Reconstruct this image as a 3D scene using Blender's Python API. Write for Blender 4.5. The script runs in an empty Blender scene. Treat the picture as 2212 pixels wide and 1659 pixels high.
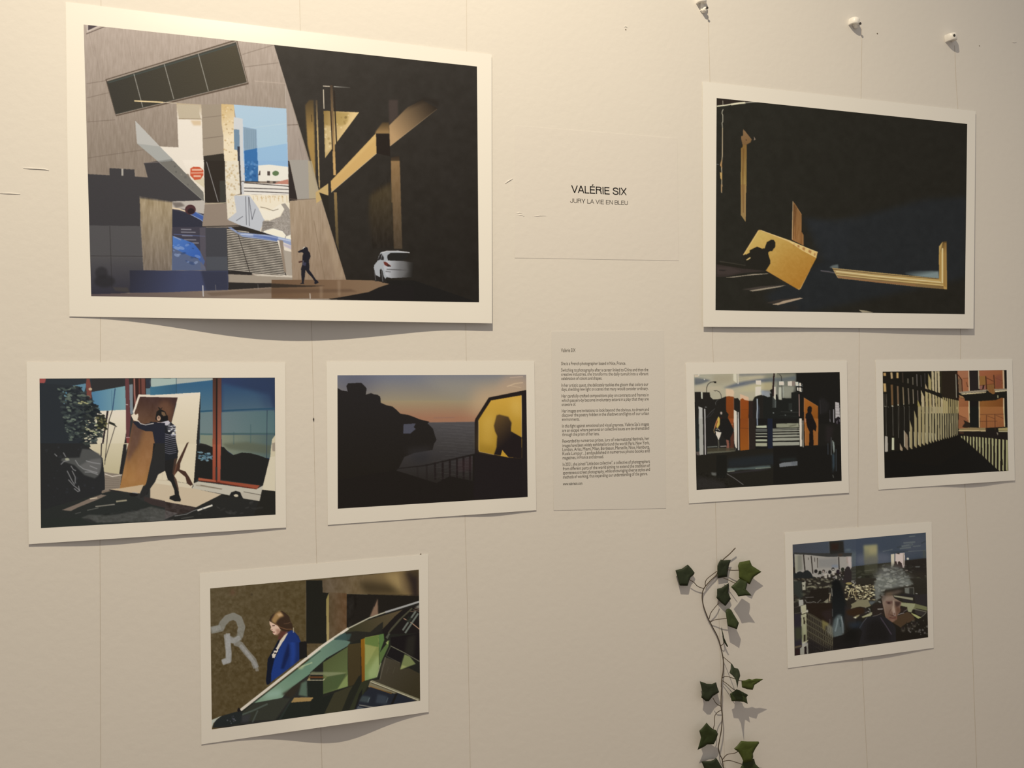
import bpy
import bmesh
import math
import random
import numpy as np
from mathutils import Matrix, Vector

# ---------------------------------------------------------------- camera
FX, CX, CY = 2014.4, 1106.0, 829.5          # focal length and centre in pixels of the 2212 x 1659 frame
DIST, CAMZ = 1.70, 1.45                     # distance from the wall, height of the lens


def rodr(v):
    v = np.array(v)
    th = np.linalg.norm(v)
    k = v / th
    K = np.array([[0, -k[2], k[1]], [k[2], 0, -k[0]], [-k[1], k[0], 0]])
    return np.eye(3) + np.sin(th) * K + (1 - np.cos(th)) * K @ K


ROT = rodr([-0.02148349, -0.32618353, -0.00672781])   # wall axes (right, down, into wall) -> camera axes
A = np.array([[1, 0, 0], [0, 0, 1], [0, -1, 0.]])
M3 = A @ ROT.T @ np.diag([1., -1., -1.])
scene = bpy.context.scene
col = scene.collection
cam_data = bpy.data.cameras.new('camera')
cam = bpy.data.objects.new('camera', cam_data)
col.objects.link(cam)
cam.matrix_world = Matrix.Translation((0, -DIST, CAMZ)) @ Matrix(M3.tolist()).to_4x4()
cam_data.sensor_width = 36
cam_data.lens = 36 * FX / 2212
cam_data.clip_start = .05
scene.camera = cam

# ---------------------------------------------------------------- light and exposure
world = bpy.data.worlds.new('room_light')
scene.world = world
world.use_nodes = True
world.node_tree.nodes['Background'].inputs[0].default_value = (1.0, .915, .825, 1)
world.node_tree.nodes['Background'].inputs[1].default_value = .375

LAMP = Vector((-.10, -1.38, CAMZ + 2.35))
AIM = Vector((.62, 0, CAMZ - .72))
sd = bpy.data.lights.new('ceiling_spotlight', 'SPOT')
sd.energy = 290
sd.color = (1.0, .85, .615)
sd.shadow_soft_size = .016
sd.spot_size = math.radians(97)
sd.spot_blend = 1
spot = bpy.data.objects.new('ceiling_spotlight', sd)
col.objects.link(spot)
spot.location = LAMP
spot.rotation_euler = (AIM - LAMP).to_track_quat('-Z', 'Y').to_euler()

scene.view_settings.view_transform = 'Standard'
scene.view_settings.look = 'None'
scene.view_settings.exposure = 0
scene.view_settings.gamma = 1
scene.view_settings.use_curve_mapping = False

# ---------------------------------------------------------------- printed pictures
# Each photographic print is painted in memory as flat printed colour (polygons,
# lines, grain), then carried by the vertices of a finely divided sheet.
SS = 2
rng = np.random.RandomState(7)


def hexc(h):
    return np.array([int(h[i:i + 2], 16) for i in (0, 2, 4)], float)


def box1(a, r, ax):
    if r < 1:
        return a
    n = 2 * r + 1
    pad = [(0, 0)] * a.ndim
    pad[ax] = (r + 1, r)
    c = np.cumsum(np.pad(a, pad, mode='edge'), axis=ax)
    s1 = [slice(None)] * a.ndim
    s2 = [slice(None)] * a.ndim
    s1[ax] = slice(n, None)
    s2[ax] = slice(0, -n)
    return (c[tuple(s1)] - c[tuple(s2)]) / n


def blur(a, r):
    r = int(round(r))
    for _ in range(2):
        a = box1(box1(a, r, 0), r, 1)
    return a


def vnoise(h, w, sx, sy):
    gh, gw = int(h / sy) + 3, int(w / sx) + 3
    g = rng.rand(gh, gw)
    y = np.arange(h) / sy
    x = np.arange(w) / sx
    yi = y.astype(int)
    xi = x.astype(int)
    fy = (y - yi)[:, None]
    fx = (x - xi)[None]
    a = g[yi][:, xi]
    b = g[yi][:, xi + 1]
    c = g[yi + 1][:, xi]
    d = g[yi + 1][:, xi + 1]
    return (a * (1 - fx) + b * fx) * (1 - fy) + (c * (1 - fx) + d * fx) * fy - .5


class Pic:
    def __init__(s, x0, y0, x1, y1, base):
        s.x0, s.y0 = x0, y0
        s.w, s.h = int((x1 - x0) * SS), int((y1 - y0) * SS)
        s.im = np.ones((s.h, s.w, 3)) * hexc(base)
        s.F(0, 0, 1)

    def F(s, ox, oy, k):
        s.ox, s.oy, s.k = ox, oy, k

    def T(s, pts):
        if isinstance(pts, str):
            pts = [tuple(float(v) for v in p.split(',')) for p in pts.split()]
        p = np.array(pts, float)
        return (p / s.k + [s.ox - s.x0, s.oy - s.y0]) * SS

    def win(s, p, m):
        a = np.floor(p.min(0) - m).astype(int)
        b = np.ceil(p.max(0) + m).astype(int) + 1
        xa, ya = max(a[0], 0), max(a[1], 0)
        xb, yb = min(b[0], s.w), min(b[1], s.h)
        return xa, ya, xb, yb

    def mask(s, p, soft):
        xa, ya, xb, yb = s.win(p, soft * 2 + 1)
        if xb <= xa or yb <= ya:
            return None
        X, Y = np.meshgrid(np.arange(xa, xb) + .5, np.arange(ya, yb) + .5)
        m = np.zeros(X.shape, bool)
        n = len(p)
        for i in range(n):
            x1, y1 = p[i]
            x2, y2 = p[(i + 1) % n]
            if y1 == y2:
                continue
            c = ((y1 <= Y) != (y2 <= Y)) & (X < (x2 - x1) * (Y - y1) / (y2 - y1) + x1)
            m ^= c
        m = m.astype(float)
        if soft:
            m = blur(m, soft)
        return xa, ya, xb, yb, m, X, Y

    def mix(s, q, col, a):
        xa, ya, xb, yb, m = q[:5]
        m = (m * a)[..., None]
        v = s.im[ya:yb, xa:xb]
        s.im[ya:yb, xa:xb] = v * (1 - m) + col * m

    def P(s, c, pts, a=1, soft=0):
        q = s.mask(s.T(pts), soft)
        if q:
            s.mix(q, hexc(c), a)

    def G(s, c0, c1, g, pts, a=1, soft=0, a1=None):
        """polygon shaded from colour c0 at the first point of g to c1 at the second"""
        q = s.mask(s.T(pts), soft)
        if not q:
            return
        ga, gb = s.T(g)
        d = gb - ga
        t = np.clip(((q[5] - ga[0]) * d[0] + (q[6] - ga[1]) * d[1]) / (d @ d), 0, 1)
        if a1 is not None:
            a = a + (a1 - a) * t
        t = t[..., None]
        s.mix(q, hexc(c0) * (1 - t) + hexc(c1) * t, a)

    def L(s, c, w, pts, a=1, a1=None):
        """stroke; single segments have square ends, bends are rounded"""
        p = s.T(pts)
        hw = max(w / s.k * SS / 2, .25)
        n = len(p) - 1
        xa, ya, xb, yb = s.win(p, hw + 2)
        if xb <= xa or yb <= ya:
            return
        X, Y = np.meshgrid(np.arange(xa, xb) + .5, np.arange(ya, yb) + .5)
        best = np.full(X.shape, 1e9)
        aa = np.full(X.shape, float(a))
        for i in range(n):
            p1, d = p[i], p[i + 1] - p[i]
            l = max(math.hypot(d[0], d[1]), 1e-6)
            u = ((X - p1[0]) * d[0] + (Y - p1[1]) * d[1]) / l
            v = ((X - p1[0]) * d[1] - (Y - p1[1]) * d[0]) / l
            t = np.clip(u, 0, l)
            D = np.hypot(u - t, v)
            if hw > 1.5:
                if i == 0:
                    D = np.where(u < 0, np.maximum(np.abs(v), hw - u * 1.), D)
                if i == n - 1:
                    D = np.where(u > l, np.maximum(np.abs(v), hw + (u - l)), D)
            k = D < best
            best[k] = D[k]
            if a1 is not None:
                aa[k] = (a + (a1 - a) * (i + t / l) / n)[k]
        s.mix((xa, ya, xb, yb, np.clip(hw + .5 - best, 0, 1)), hexc(c), aa)

    def E(s, c, x, y, rx, ry, a=1, soft=0, ang=0):
        t = np.linspace(0, 2 * np.pi, 24, endpoint=False)
        ca, sa = math.cos(math.radians(ang)), math.sin(math.radians(ang))
        ux, uy = rx * np.cos(t), ry * np.sin(t)
        s.P(c, np.stack([x + ux * ca - uy * sa, y + ux * sa + uy * ca], 1), a, soft)

    def N(s, amp, sx, sy, pts=None, soft=0):
        """grain: brightness variation inside a region, amp in 8-bit steps"""
        if pts is None:
            pts = [((s.x0 - s.ox) * s.k, (s.y0 - s.oy) * s.k),
                   ((s.x0 + s.w / SS - s.ox) * s.k, (s.y0 - s.oy) * s.k),
                   ((s.x0 + s.w / SS - s.ox) * s.k, (s.y0 + s.h / SS - s.oy) * s.k),
                   ((s.x0 - s.ox) * s.k, (s.y0 + s.h / SS - s.oy) * s.k)]
        q = s.mask(s.T(pts), soft)
        if not q:
            return
        xa, ya, xb, yb, m = q[:5]
        n = vnoise(yb - ya, xb - xa, sx * SS, sy * SS) + .5 * vnoise(yb - ya, xb - xa, sx * SS / 2.3, sy * SS / 2.3)
        s.im[ya:yb, xa:xb] += (n * m * amp)[..., None]

    def speck(s, cols, n, pts, r0, r1, asp=1., a=1.):
        """scattered small strokes inside a region"""
        p = s.T(pts)
        q = s.mask(p, 0)
        if not q:
            return
        xa, ya, xb, yb, m = q[:5]
        lo, hi = p.min(0), p.max(0)
        for _ in range(n):
            x, y = lo + rng.rand(2) * (hi - lo)
            ix, iy = int(x) - xa, int(y) - ya
            if 0 <= ix < xb - xa and 0 <= iy < yb - ya and m[iy, ix] > .5:
                r = r0 + rng.rand() * (r1 - r0)
                c = cols[rng.randint(len(cols))]
                cx = (x / SS + s.x0 - s.ox) * s.k
                cy = (y / SS + s.y0 - s.oy) * s.k
                s.E(c, cx, cy, r * asp, r, a, 0, rng.rand() * 60 - 30)

    def done(s, amp=3.):
        s.im = blur(s.im, 1) * .5 + s.im * .5
        g = s.im.mean(2, keepdims=True)
        s.im = s.im * .9 + g * .1
        s.im += (rng.rand(s.h, s.w, 1) - .5) * amp
        s.im = np.clip(s.im, 0, 255)
        return s


def picture_facade():
    p = Pic(176, 48, 1040, 658, '8f806c')
    p.G('ad9b87', '8c7c68', [(400, 60), (400, 330)], '170,40 640,40 640,660 170,660')
    p.F(140, 0, 4.424)
    for i in range(34):
        x = 230 + i * 52
        y = 300 + (i * 137) % 900
        p.L('8a7868', 5, [(x, y), (x + 55, y + 240 + (i * 71) % 160)], .35)
    p.N(14, 2, 14)
    for l in ('210,800 395,770', '215,935 415,887', '220,1510 760,1430', '1700,520 1995,430', '1720,640 2040,600',
              '1320,1125 1495,1105', '1325,1325 1510,1300', '215,1165 480,1145'):
        p.L('6a5a4a', 6, l, .6)
    p.L('c0ac94', 5, '1820,775 2110,798', .7)
    # strip window
    p.P('5a4a3a', '388,758 1645,374 1758,805 488,1112')
    p.P('9c8c78', '400,764 1640,390 1748,790 488,1100')
    p.P('3a3930', '400,778 1636,402 1740,786 486,1094')
    p.L('41504a', 7, '420,790 1630,425', .7)
    p.G('363229', '443c2a', [(480, 900), (1700, 700)], '410,800 1634,430 1738,782 490,1086', .9)
    for l in ('660,705 745,1025', '950,612 1042,948', '1275,512 1372,870'):
        p.L('918c7c', 7, l)
    p.L('e8cc90', 12, '664,964 940,978')
    p.L('c8b898', 7, '940,978 1070,986')
    p.P('4a3e3e', '222,236 320,244 222,292')
    p.L('c4b4a0', 12, '216,236 216,300 330,250')
    p.L('54443a', 7, '205,325 385,252')
    # cream pillars and city beyond
    p.G('b4a07c', 'e0d4bc', [(1200, 990), (1200, 1150)], '1068,985 1305,998 1330,1662 1140,1662 905,1400 1086,1408')
    p.P('b8a888', '1072,1000 1285,1005 1285,1085 1300,1135 1090,1132')
    p.L('8a7658', 6, '1090,1135 1305,1138')
    p.P('c0985c', '1200,1150 1300,1150 1300,1200 1230,1200', .5, 3)
    p.P('988870', '1305,1000 1495,996 1520,1462 1322,1492')
    p.L('6a5a4a', 5, '1320,1125 1495,1105', .6)
    p.L('6a5a4a', 6, '1325,1325 1510,1300', .7)
    p.G('c8a86c', 'e2d0a8', [(1500, 1000), (1620, 1300)], '1495,993 1618,1000 1626,1180 1645,1380 1662,1665 1525,1665 1515,1300 1498,1180')
    p.speck(['a07838', 'c09c5c', 'f0e4c4', '8a6a3c'], 110, '1500,1000 1610,1000 1655,1660 1530,1660', 3, 9, 1.2, .35)
    p.G('a4bcc8', 'a0bcdc', [(1900, 1000), (1900, 1400)], '1615,1000 2118,1038 2134,1600 1700,1600')
    p.P('8cb0da', '1838,1418 2122,1372 2134,1600 1842,1590')
    p.L('b8c8d4', 4, '1720,1230 2118,1180', .7)
    p.P('c4c4bc', '1615,1118 1700,1135 1703,1210 1706,1665 1672,1665 1668,1240 1615,1232')
    p.P('6a8494', '1615,1235 1668,1240 1672,1440 1620,1430')
    p.P('303440', '1650,1400 1672,1400 1676,1665 1656,1665')
    p.P('8098a4', '1704,1212 1832,1236 1838,1420 1712,1440')
    p.P('2d689e', '1712,1440 1838,1416 1846,1665 1722,1665')
    for i in range(6):
        p.L('5c7684', 3, [(1720 + i * 20, 1235 + i * 2), (1722 + i * 20, 1420)], .7)
    p.P('dcd4c0', '1844,1590 2136,1600 2136,1665 1844,1665')
    # diagonal glass strip
    p.P('302a22', '1325,1492 1520,1466 1532,1665 1330,1665')
    p.P('b4b0a2', '672,1152 690,1370 915,1560 1000,1640 1160,1662 910,1400')
    p.P('302c2c', '755,1558 1020,1520 1100,1665 790,1665')
    p.P('2e2b2c', '428,1608 665,1620 665,1665 428,1665')
    p.P('9c9c90', '690,1372 915,1565 1040,1530 905,1400', .8)
    p.F(140, 350, 4.424)
    p.G('e6dac2', 'd8ccb0', [(1200, 0), (1200, 380)], '1120,-20 1330,-20 1345,620 1010,620 1010,380 1300,370')
    p.P('706c60', '903,0 1040,-12 1160,113 1325,290 1330,380 1312,362')
    p.speck(['54504a', '98907c', '484440'], 30, '950,20 1060,20 1320,320 1300,350', 6, 18, 1, .4)
    p.P('d0c29c', '1330,150 1335,250 1230,170 1200,120')
    p.P('c8522e', '1200,60 1230,45 1290,48 1325,80 1325,125 1295,165 1240,172 1200,130')
    p.L('ecd8b8', 16, '1215,75 1310,75', .7)
    p.L('ecd8b8', 10, '1205,105 1325,103', .6)
    p.L('ecd8b8', 16, '1230,135 1300,135', .7)
    # roof silhouette
    p.P('3d3a39', '218,115 428,127 434,58 540,64 541,130 556,131 560,68 666,73 668,138 792,147 757,10 905,4 1314,364 1020,380 718,330 722,614 232,608')
    p.L('8a8678', 5, '905,6 1314,362')
    p.L('8a7c70', 5, '757,8 905,0')
    p.L('aaa290', 18, '550,64 550,130')
    p.P('524f4c', '232,606 724,612 752,1040 622,1040 625,1248 250,1290')
    p.G('524f4c', '35333a', [(400, 900), (400, 1250)], '236,800 724,800 752,1040 622,1040 625,1248 250,1285')
    p.L('363230', 5, '430,612 450,1220')
    p.L('363230', 5, '240,898 1350,905')
    p.L('6a6660', 3, '240,904 740,908', .6)
    p.E('2c2a2a', 350, 1060, 60, 60, .7, 4)
    p.E('2c2a2a', 380, 1140, 100, 60, .8, 5)
    # glass front with reflected cars
    p.P('3e3b44', '1022,430 1345,470 1352,1035 1018,1035')
    p.P('b8ae9c', '1020,376 1342,368 1345,500 1250,478 1150,452 1020,434')
    p.P('4a4038', '1020,385 1110,385 1150,420 1060,440', .6, 3)
    p.L('e0c8a0', 14, '1020,440 1090,450 1160,472')
    p.P('2e2f3a', '1022,455 1180,492 1312,560 1312,620 1022,622')
    p.P('3d5a98', '1185,488 1250,478 1345,530 1350,600 1310,560')
    p.L('a8b4c8', 6, '1180,490 1300,552 1345,590', .8)
    p.L('90a8c8', 10, '1255,480 1345,525', .6)
    p.E('4c2c2c', 1200, 455, 52, 48)
    p.E('2a1c20', 1205, 470, 34, 28)
    for i, (x, y, w) in enumerate([(1160, 643, 50), (1180, 670, 70), (1170, 703, 50), (1195, 742, 60), (1230, 772, 50)]):
        p.L('b8b4b4', 10, [(x - w, y), (x + w, y + 2)], .55)
    p.L('5c6c9c', 8, '1040,690 1340,710', .6)
    p.G('4874b4', '2c56a4', [(1040, 720), (1300, 950)], '1030,705 1120,735 1230,775 1292,850 1338,950 1322,995 1290,985 1275,920 1200,900 1030,820')
    p.P('54607a', '1030,820 1200,900 1275,925 1340,1000 1350,1035 1018,1035')
    p.speck(['7c98c8', '28406c', '96a8c4'], 40, '1030,740 1200,770 1330,950 1200,980 1035,900', 5, 16, 2, .5)
    p.L('a8a4a8', 8, '1040,712 1110,745', .8)
    p.P('6a6264', '1288,630 1345,620 1350,1030 1300,1030', .45)
    # beige pillar
    p.G('a08c68', '7c6e5c', [(800, 400), (800, 1030)], '714,325 1025,378 1020,1035 752,1035')
    p.P('3d3a39', '700,310 1030,365 1030,385 860,362 714,345', .8, 3)
    p.N(26, 3, 18, '714,325 1025,378 1020,1035 752,1035')
    p.L('b8a070', 5, '1026,380 1022,1030', .5)
    # concrete between
    p.P('2b241d', '1328,-10 1532,-10 1540,390 1340,388')
    p.P('3e4038', '1480,180 1536,180 1540,440 1484,440', .7)
    p.L('98948c', 6, '1355,0 1465,378')
    p.P('8e7d69', '1340,388 1550,396 1556,545 1692,608 1312,622')
    p.L('c8b890', 5, '1340,400 1610,385')
    p.L('2c2824', 8, '1312,618 1700,608')
    p.P('3f3f42', '1345,626 1545,626 1560,1040 1352,1040')
    p.P('4a4c50', '1352,905 1552,905 1560,1040 1352,1040')
    # cream pillar lower part and bright yard
    p.P('dcd0b2', '1530,-10 1662,-10 1680,300 1620,320 1645,480 1556,548 1545,380 1530,100')
    p.speck(['a8864c', 'c8a868', 'f0e8cc', '9c7c4c'], 130, '1535,0 1660,0 1670,300 1620,320 1640,480 1560,540', 4, 11, 1, .35)
    p.P('403830', '1660,-10 1676,-10 1690,310 1678,310')
    p.P('c8c6be', '1676,-10 1712,-10 1722,200 1688,205')
    p.P('2c6498', '1716,-10 1846,-10 1848,185 1722,185')
    p.speck(['4c84b8', '1c4c80', '6c98c0'], 40, '1720,0 1845,0 1845,180 1722,180', 6, 14, 1, .5)
    p.P('88acd8', '1846,-10 2130,-10 2130,45 1846,35')
    p.P('e0d9c6', '1846,34 1950,25 2128,45 2138,180 1850,184')
    for r in ('1860,85 1870,85 1870,125 1850,125', '1935,88 1962,88 1962,128 1935,128', '1930,180 1958,180 1958,198 1930,198', '1988,183 2015,183 2015,205 1988,205'):
        p.P('4c4038', r)
    p.E('5c7448', 2015, 108, 32, 24)
    p.P('bc7c64', '1995,210 2060,182 2134,164 2138,212')
    p.P('c2c0b8', '1686,200 1712,205 1712,320 1690,320')
    p.P('ddd6c6', '1706,198 2140,214 2146,312 1712,310')
    for l in ('1690,184 1860,190', '1712,198 2140,232', '1712,248 2145,262', '1712,278 2145,296'):
        p.L('2e2620', 7, l)
    p.P('e4d7b6', '1620,320 1710,310 2146,315 2152,560 2152,700 1860,690 1560,550 1640,480')
    p.speck(['b48c50', 'ccac78'], 26, '1780,325 2146,325 2146,350 1780,350', 4, 9, .5, .6)
    for i in range(9):
        p.L('b08848', 5, [(1800 + i * 40, 325), (1800 + i * 40 + 4, 360 + (i * 37) % 30)], .5)
    p.P('b8bab8', '1618,322 1765,318 1850,440 1910,545 1862,672 1822,668 1556,552 1640,480')
    for l in ('1728,330 1736,600', '1756,335 1764,610', '1760,340 1790,550 1820,450', '1640,560 1700,520'):
        p.L('4c4c50', 5, l)
    p.P('9a9080', '1895,560 1960,560 2060,520 2098,450 2066,402 2106,394 2160,470 2165,770 2060,740 1870,690')
    p.N(40, 1.5, 1.5, '1895,560 2060,520 2098,450 2160,470 2165,770 1870,690')
    p.P('e6dcc0', '1850,440 1960,470 2060,400 2095,450 2050,515 1960,556 1900,545')
    p.L('6a5c48', 5, '1870,430 1920,440 1990,465 2040,450')
    for i in range(6):
        p.L('4c443c', 5, [(1890, 575 + i * 15), (2000 - i * 10, 580 + i * 15)], .8)
    p.P('e9e5dc', '1878,690 1910,655 1990,634 2080,660 2112,700 2100,730')
    p.P('e9e5dc', '2115,710 2160,695 2165,745 2110,735')
    # louvres
    p.P('2a2520', '1545,628 1700,612 2036,715 2118,1085 1560,1045')
    for i in range(25):
        y0 = 652 + i * 16.6
        t = (y0 - 650) / 420
        xr = 2032 + 84 * t
        y1 = y0 + 46 - 6 * t
        if i < 4:
            xr = 1760 + i * 70
        p.L('cfc3aa', 7.5, [(1548 + 14 * t, y0 - 8), (xr, y0 + (y1 - y0) * (xr - 1548) / 500)])
    p.L('2a2520', 5, '1640,640 1770,1060')
    p.P('8aa0cc', '1558,625 1590,622 1660,672 1760,680 1990,700 2160,742 2168,800 2030,760 1700,715', .75, 1)
    p.L('d8dce4', 9, '1680,690 1900,700 2160,755', .6)
    p.P('4a64a0', '1800,690 2040,725 2030,755 1800,715', .6, 2)
    p.P('ddd0b6', '2030,745 2170,800 2178,1090 2120,1085')
    p.P('8e7c66', '2048,745 2085,750 2118,1060 2095,1050')
    p.P('a09480', '2085,840 2170,860 2178,1090 2120,1080', .9)
    p.P('a8a0b0', '2085,780 2165,800 2168,840 2090,800', .7, 2)
    p.P('2a2622', '1558,1040 1790,1052 1790,1080 1560,1072')
    p.P('c8bca4', '1790,1076 2178,1084 2178,1104 1850,1090')
    p.P('9c8e78', '1560,1072 1850,1088 2178,1104 2178,1140 1830,1156 1565,1146')
    # parapet and floor
    p.G('2f2f38', '3f4560', [(620, 1050), (1100, 1200)], '620,1035 1560,1040 1562,1230 1040,1248 622,1250')
    p.P('2c2c34', '1300,1040 1560,1040 1562,1225 1350,1235', .6, 4)
    p.P('2a2622', '1565,1150 2220,1165 2220,1220 1562,1225')
    p.G('5c4e4a', '8a7660', [(300, 1260), (1600, 1260)], '252,1262 1000,1244 1560,1222 2230,1180 2230,1310 252,1285')
    p.P('4a443c', '460,1195 600,1200 620,1245 480,1230', .7, 2)
    p.P('6c5844', '1350,1250 2220,1190 2220,1240 1400,1280', .7, 2)
    p.L('c8c4bc', 9, '1318,1180 1324,1285')
    p.L('8c8478', 6, '1440,1175 1444,1230', .6)
    p.L('8c8478', 6, '1845,1170 1849,1215', .5)
    # --- dark right side
    p.F(0, 0, 1)
    p.G('332e27', '26211a', [(700, 120), (900, 600)], '591,94 1042,140 1042,660 712,646 690,610 748,604')
    p.N(5, 14, 14, '591,94 1042,140 1042,660 748,604')
    p.F(600, 60, 4.424)
    p.G('a89884', '988878', [(60, 300), (200, 1600)], '-42,160 0,290 380,1560 420,1670 360,1670 110,1670 75,560', 1)
    p.L('6a5a4a', 6, '95,930 200,925')
    p.L('c8bca8', 4, '70,560 78,740', .8)
    p.L('807468', 4, '200,1060 290,1560', .7)
    p.P('2c2420', '100,1290 186,1660 108,1670')
    p.N(10, 3, 20, '75,560 380,1560 420,1670 120,1670')
    p.G('4a3a22', 'a4803f', [(300, 680), (330, 1000)], '262,740 300,690 342,690 362,1460 335,1360 285,1120', .95, 2)
    p.L('3c2c18', 7, '322,830 326,900', .8)
    p.G('4c3e2c', 'b89a60', [(370, 690), (380, 1000)], '362,690 378,690 404,1540 392,1520', 1)
    p.L('d8c8a8', 7, '432,557 498,560')
    p.L('a8a494', 7, '535,562 690,572', 1, .2)
    p.L('d0c0a0', 8, '436,590 442,775')
    p.G('8c7038', 'd8b878', [(450, 800), (700, 900)], '438,793 777,808 452,1246')
    p.P('a08440', '545,810 680,812 670,900 620,935 545,930', .6, 3)
    p.P('e0c890', '450,930 540,945 540,1120 455,1200', .45, 3)
    p.speck(['6c5428', 'e8d4a0', '8c7038'], 40, '445,830 700,830 460,1200', 5, 14, 1, .4)
    p.G('4a3a2a', 'c49a58', [(510, 560), (540, 1300)], '500,548 524,548 556,1410 532,1410', 1)
    p.L('2a2018', 12, '538,600 562,1110')
    p.L('2a2018', 10, '506,795 524,1180')
    p.P('c9a05a', '938,1008 943,1200 512,1570 506,1466')
    p.P('d8b46c', '900,1055 938,1012 940,1060 560,1440 520,1470', .35, 3)
    p.L('e8d0a0', 4, '943,1202 512,1572', .8)
    p.P('c09a5c', '481,1487 484,1600 370,1670 362,1590')
    p.G('b08c5c', '241d16', [(1080, 1000), (1500, 700)], '1064,932 1240,760 1380,690 1530,772 1072,1132', 1, 1)
    p.L('c8a878', 4, '1074,1130 1520,778', .9, .3)
    p.P('241d16', '1150,830 1300,725 1400,660 1540,700 1540,760 1420,700 1250,770', .6, 6)
    p.P('4a3c34', '1062,690 1148,690 1150,838 1064,930', .7, 3)
    p.G('3a2c1a', '9c7844', [(1000, 880), (1000, 1000)], '930,1010 940,985 1000,905 1064,905 1066,1012', .9, 2)
    p.P('241c16', '941,1012 1065,1014 1076,1230 945,1200')
    p.G('33281c', '8c6c40', [(1120, 1225), (1120, 1400)], '1082,1240 1162,1225 1174,1670 1085,1670', 1, 1)
    p.P('342a1c', '900,1560 1085,1470 1085,1670 890,1670', .8, 8)
    p.L('b89860', 5, '545,1580 565,1659')
    p.F(600, 350, 4.424)
    p.P('a8967c', '110,0 290,0 392,280 360,410 300,405 190,360', .5)
    p.G('a48e70', '947c60', [(200, 400), (400, 1100)], '112,372 365,352 420,370 655,1125 140,1130')
    p.P('a89678', '105,-10 300,-10 370,300 365,352 190,362 110,20')
    p.P('2c2420', '98,-10 110,-10 188,360 118,360')
    p.P('9c9484', '110,-20 290,-20 300,350 188,358')
    p.P('ac9c78', '290,-10 325,-10 392,270 360,350 300,350', .8)
    p.L('6c5c4a', 5, '112,352 190,360 360,350')
    p.P('c0a060', '362,290 482,205 484,312 368,395')
    p.N(16, 3, 20, '112,372 420,370 655,1125 140,1130')
    p.L('786448', 5, '345,560 450,1120', .7)
    p.L('8a765a', 5, '405,400 410,800', .6)
    p.P('b49c78', '480,620 640,1100 560,1110 440,640', .3, 4)
    p.P('27221a', '395,290 480,320 505,640 585,850 660,1125 655,1128 425,372')
    p.G('463a24', '241e18', [(1000, 300), (1000, 850)], '880,330 1085,200 1100,520 1188,800 905,830 870,500', .95, 8)
    p.G('8c6c42', '4c3e2c', [(1120, 0), (1150, 780)], '1082,-10 1165,-10 1190,830 1110,830 1100,500', 1, 1)
    p.N(10, 3, 12, '880,330 1165,0 1188,800 905,830')
    p.G('8c7040', '4c4028', [(555, 300), (570, 830)], '536,290 564,290 584,850 556,770')
    p.P('1f1c18', '655,1128 1300,1130 1930,1345 500,1310 870,1240')
    p.G('6e5238', '84684a', [(0, 1200), (900, 1150)], '-60,1125 650,1126 930,1132 1065,1165 960,1200 870,1242 600,1292 500,1306 -60,1300')
    p.P('342a20', '-60,1160 260,1178 450,1182 320,1192 -60,1202', .95, 1)
    p.P('5c4430', '-60,1210 700,1215 760,1240 -60,1260', .6, 3)
    p.L('c8bca8', 8, '308,1255 310,1306')
    p.P('b09878', '400,1190 430,1190 430,1300 400,1300', .3, 3)
    p.P('b09878', '570,1130 600,1130 600,1280 575,1280', .3, 3)
    p.P('201c19', '560,1300 870,1244 1060,1168 1300,1190 1300,1340 480,1312')
    # walking woman
    p.P('1c1b22', '240,820 262,808 285,818 292,850 308,870 314,905 298,940 300,970 304,1000 300,1030 330,1070 362,1120 385,1140 392,1152 360,1168 348,1160 352,1140 325,1100 285,1060 265,1030 258,1100 248,1150 252,1165 210,1166 232,1150 224,1080 222,1020 232,985 235,950 236,900 245,870 232,862 200,866 190,856 215,842 236,835')
    p.L('6e6a74', 8, '245,940 240,985', .7)
    p.L('4a4a64', 22, '262,960 255,990', .6)
    p.L('4a2c24', 14, '200,958 232,950')
    p.L('e0d4b8', 7, '240,830 248,818 262,812')
    # parked car
    p.P('a4a6a2', '985,862 1040,850 1155,848 1255,862 1240,868 1080,868 1045,900 1052,940 1190,948 1200,1100 1080,1108 1040,1100 1010,1140 990,1020 975,1030 978,1100 935,1080 918,1010 922,985 950,950 965,900')
    p.G('b4b4b0', '24201a', [(1060, 960), (1300, 980)], '1040,940 1190,946 1300,960 1290,1100 1080,1110 1030,1080 1010,1000')
    p.L('c8c4bc', 8, '990,870 1040,852 1150,852 1260,866')
    p.P('25221e', '1048,890 1075,870 1130,866 1230,872 1250,900 1190,945 1060,940 1045,915')
    p.P('2b2825', '950,945 975,885 998,872 985,930', 1)
    p.P('2b2825', '985,935 1002,885 1015,915 1012,938', 1)
    p.P('6c2c20', '1010,952 1035,955 1085,995 1050,1000 1020,985')
    p.P('2c2420', '1045,975 1085,1000 1050,1000')
    p.P('26221e', '918,1030 935,1080 975,1105 972,1140 930,1140')
    p.P('26221e', '985,1020 1002,1040 1012,1090 1045,1150 1000,1155 988,1110')
    p.L('8c8a84', 6, '925,1050 936,1130', .6)
    p.L('8c8a84', 6, '992,1040 1004,1140', .7)
    p.L('5c5852', 10, '1030,1045 1080,1050', .7)
    p.L('3c3834', 8, '1040,1025 1250,1035', .7)
    p.P('8a8882', '1180,948 1230,950 1250,1040 1210,1090 1170,1100', .25, 5)
    return p.done()


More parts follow.
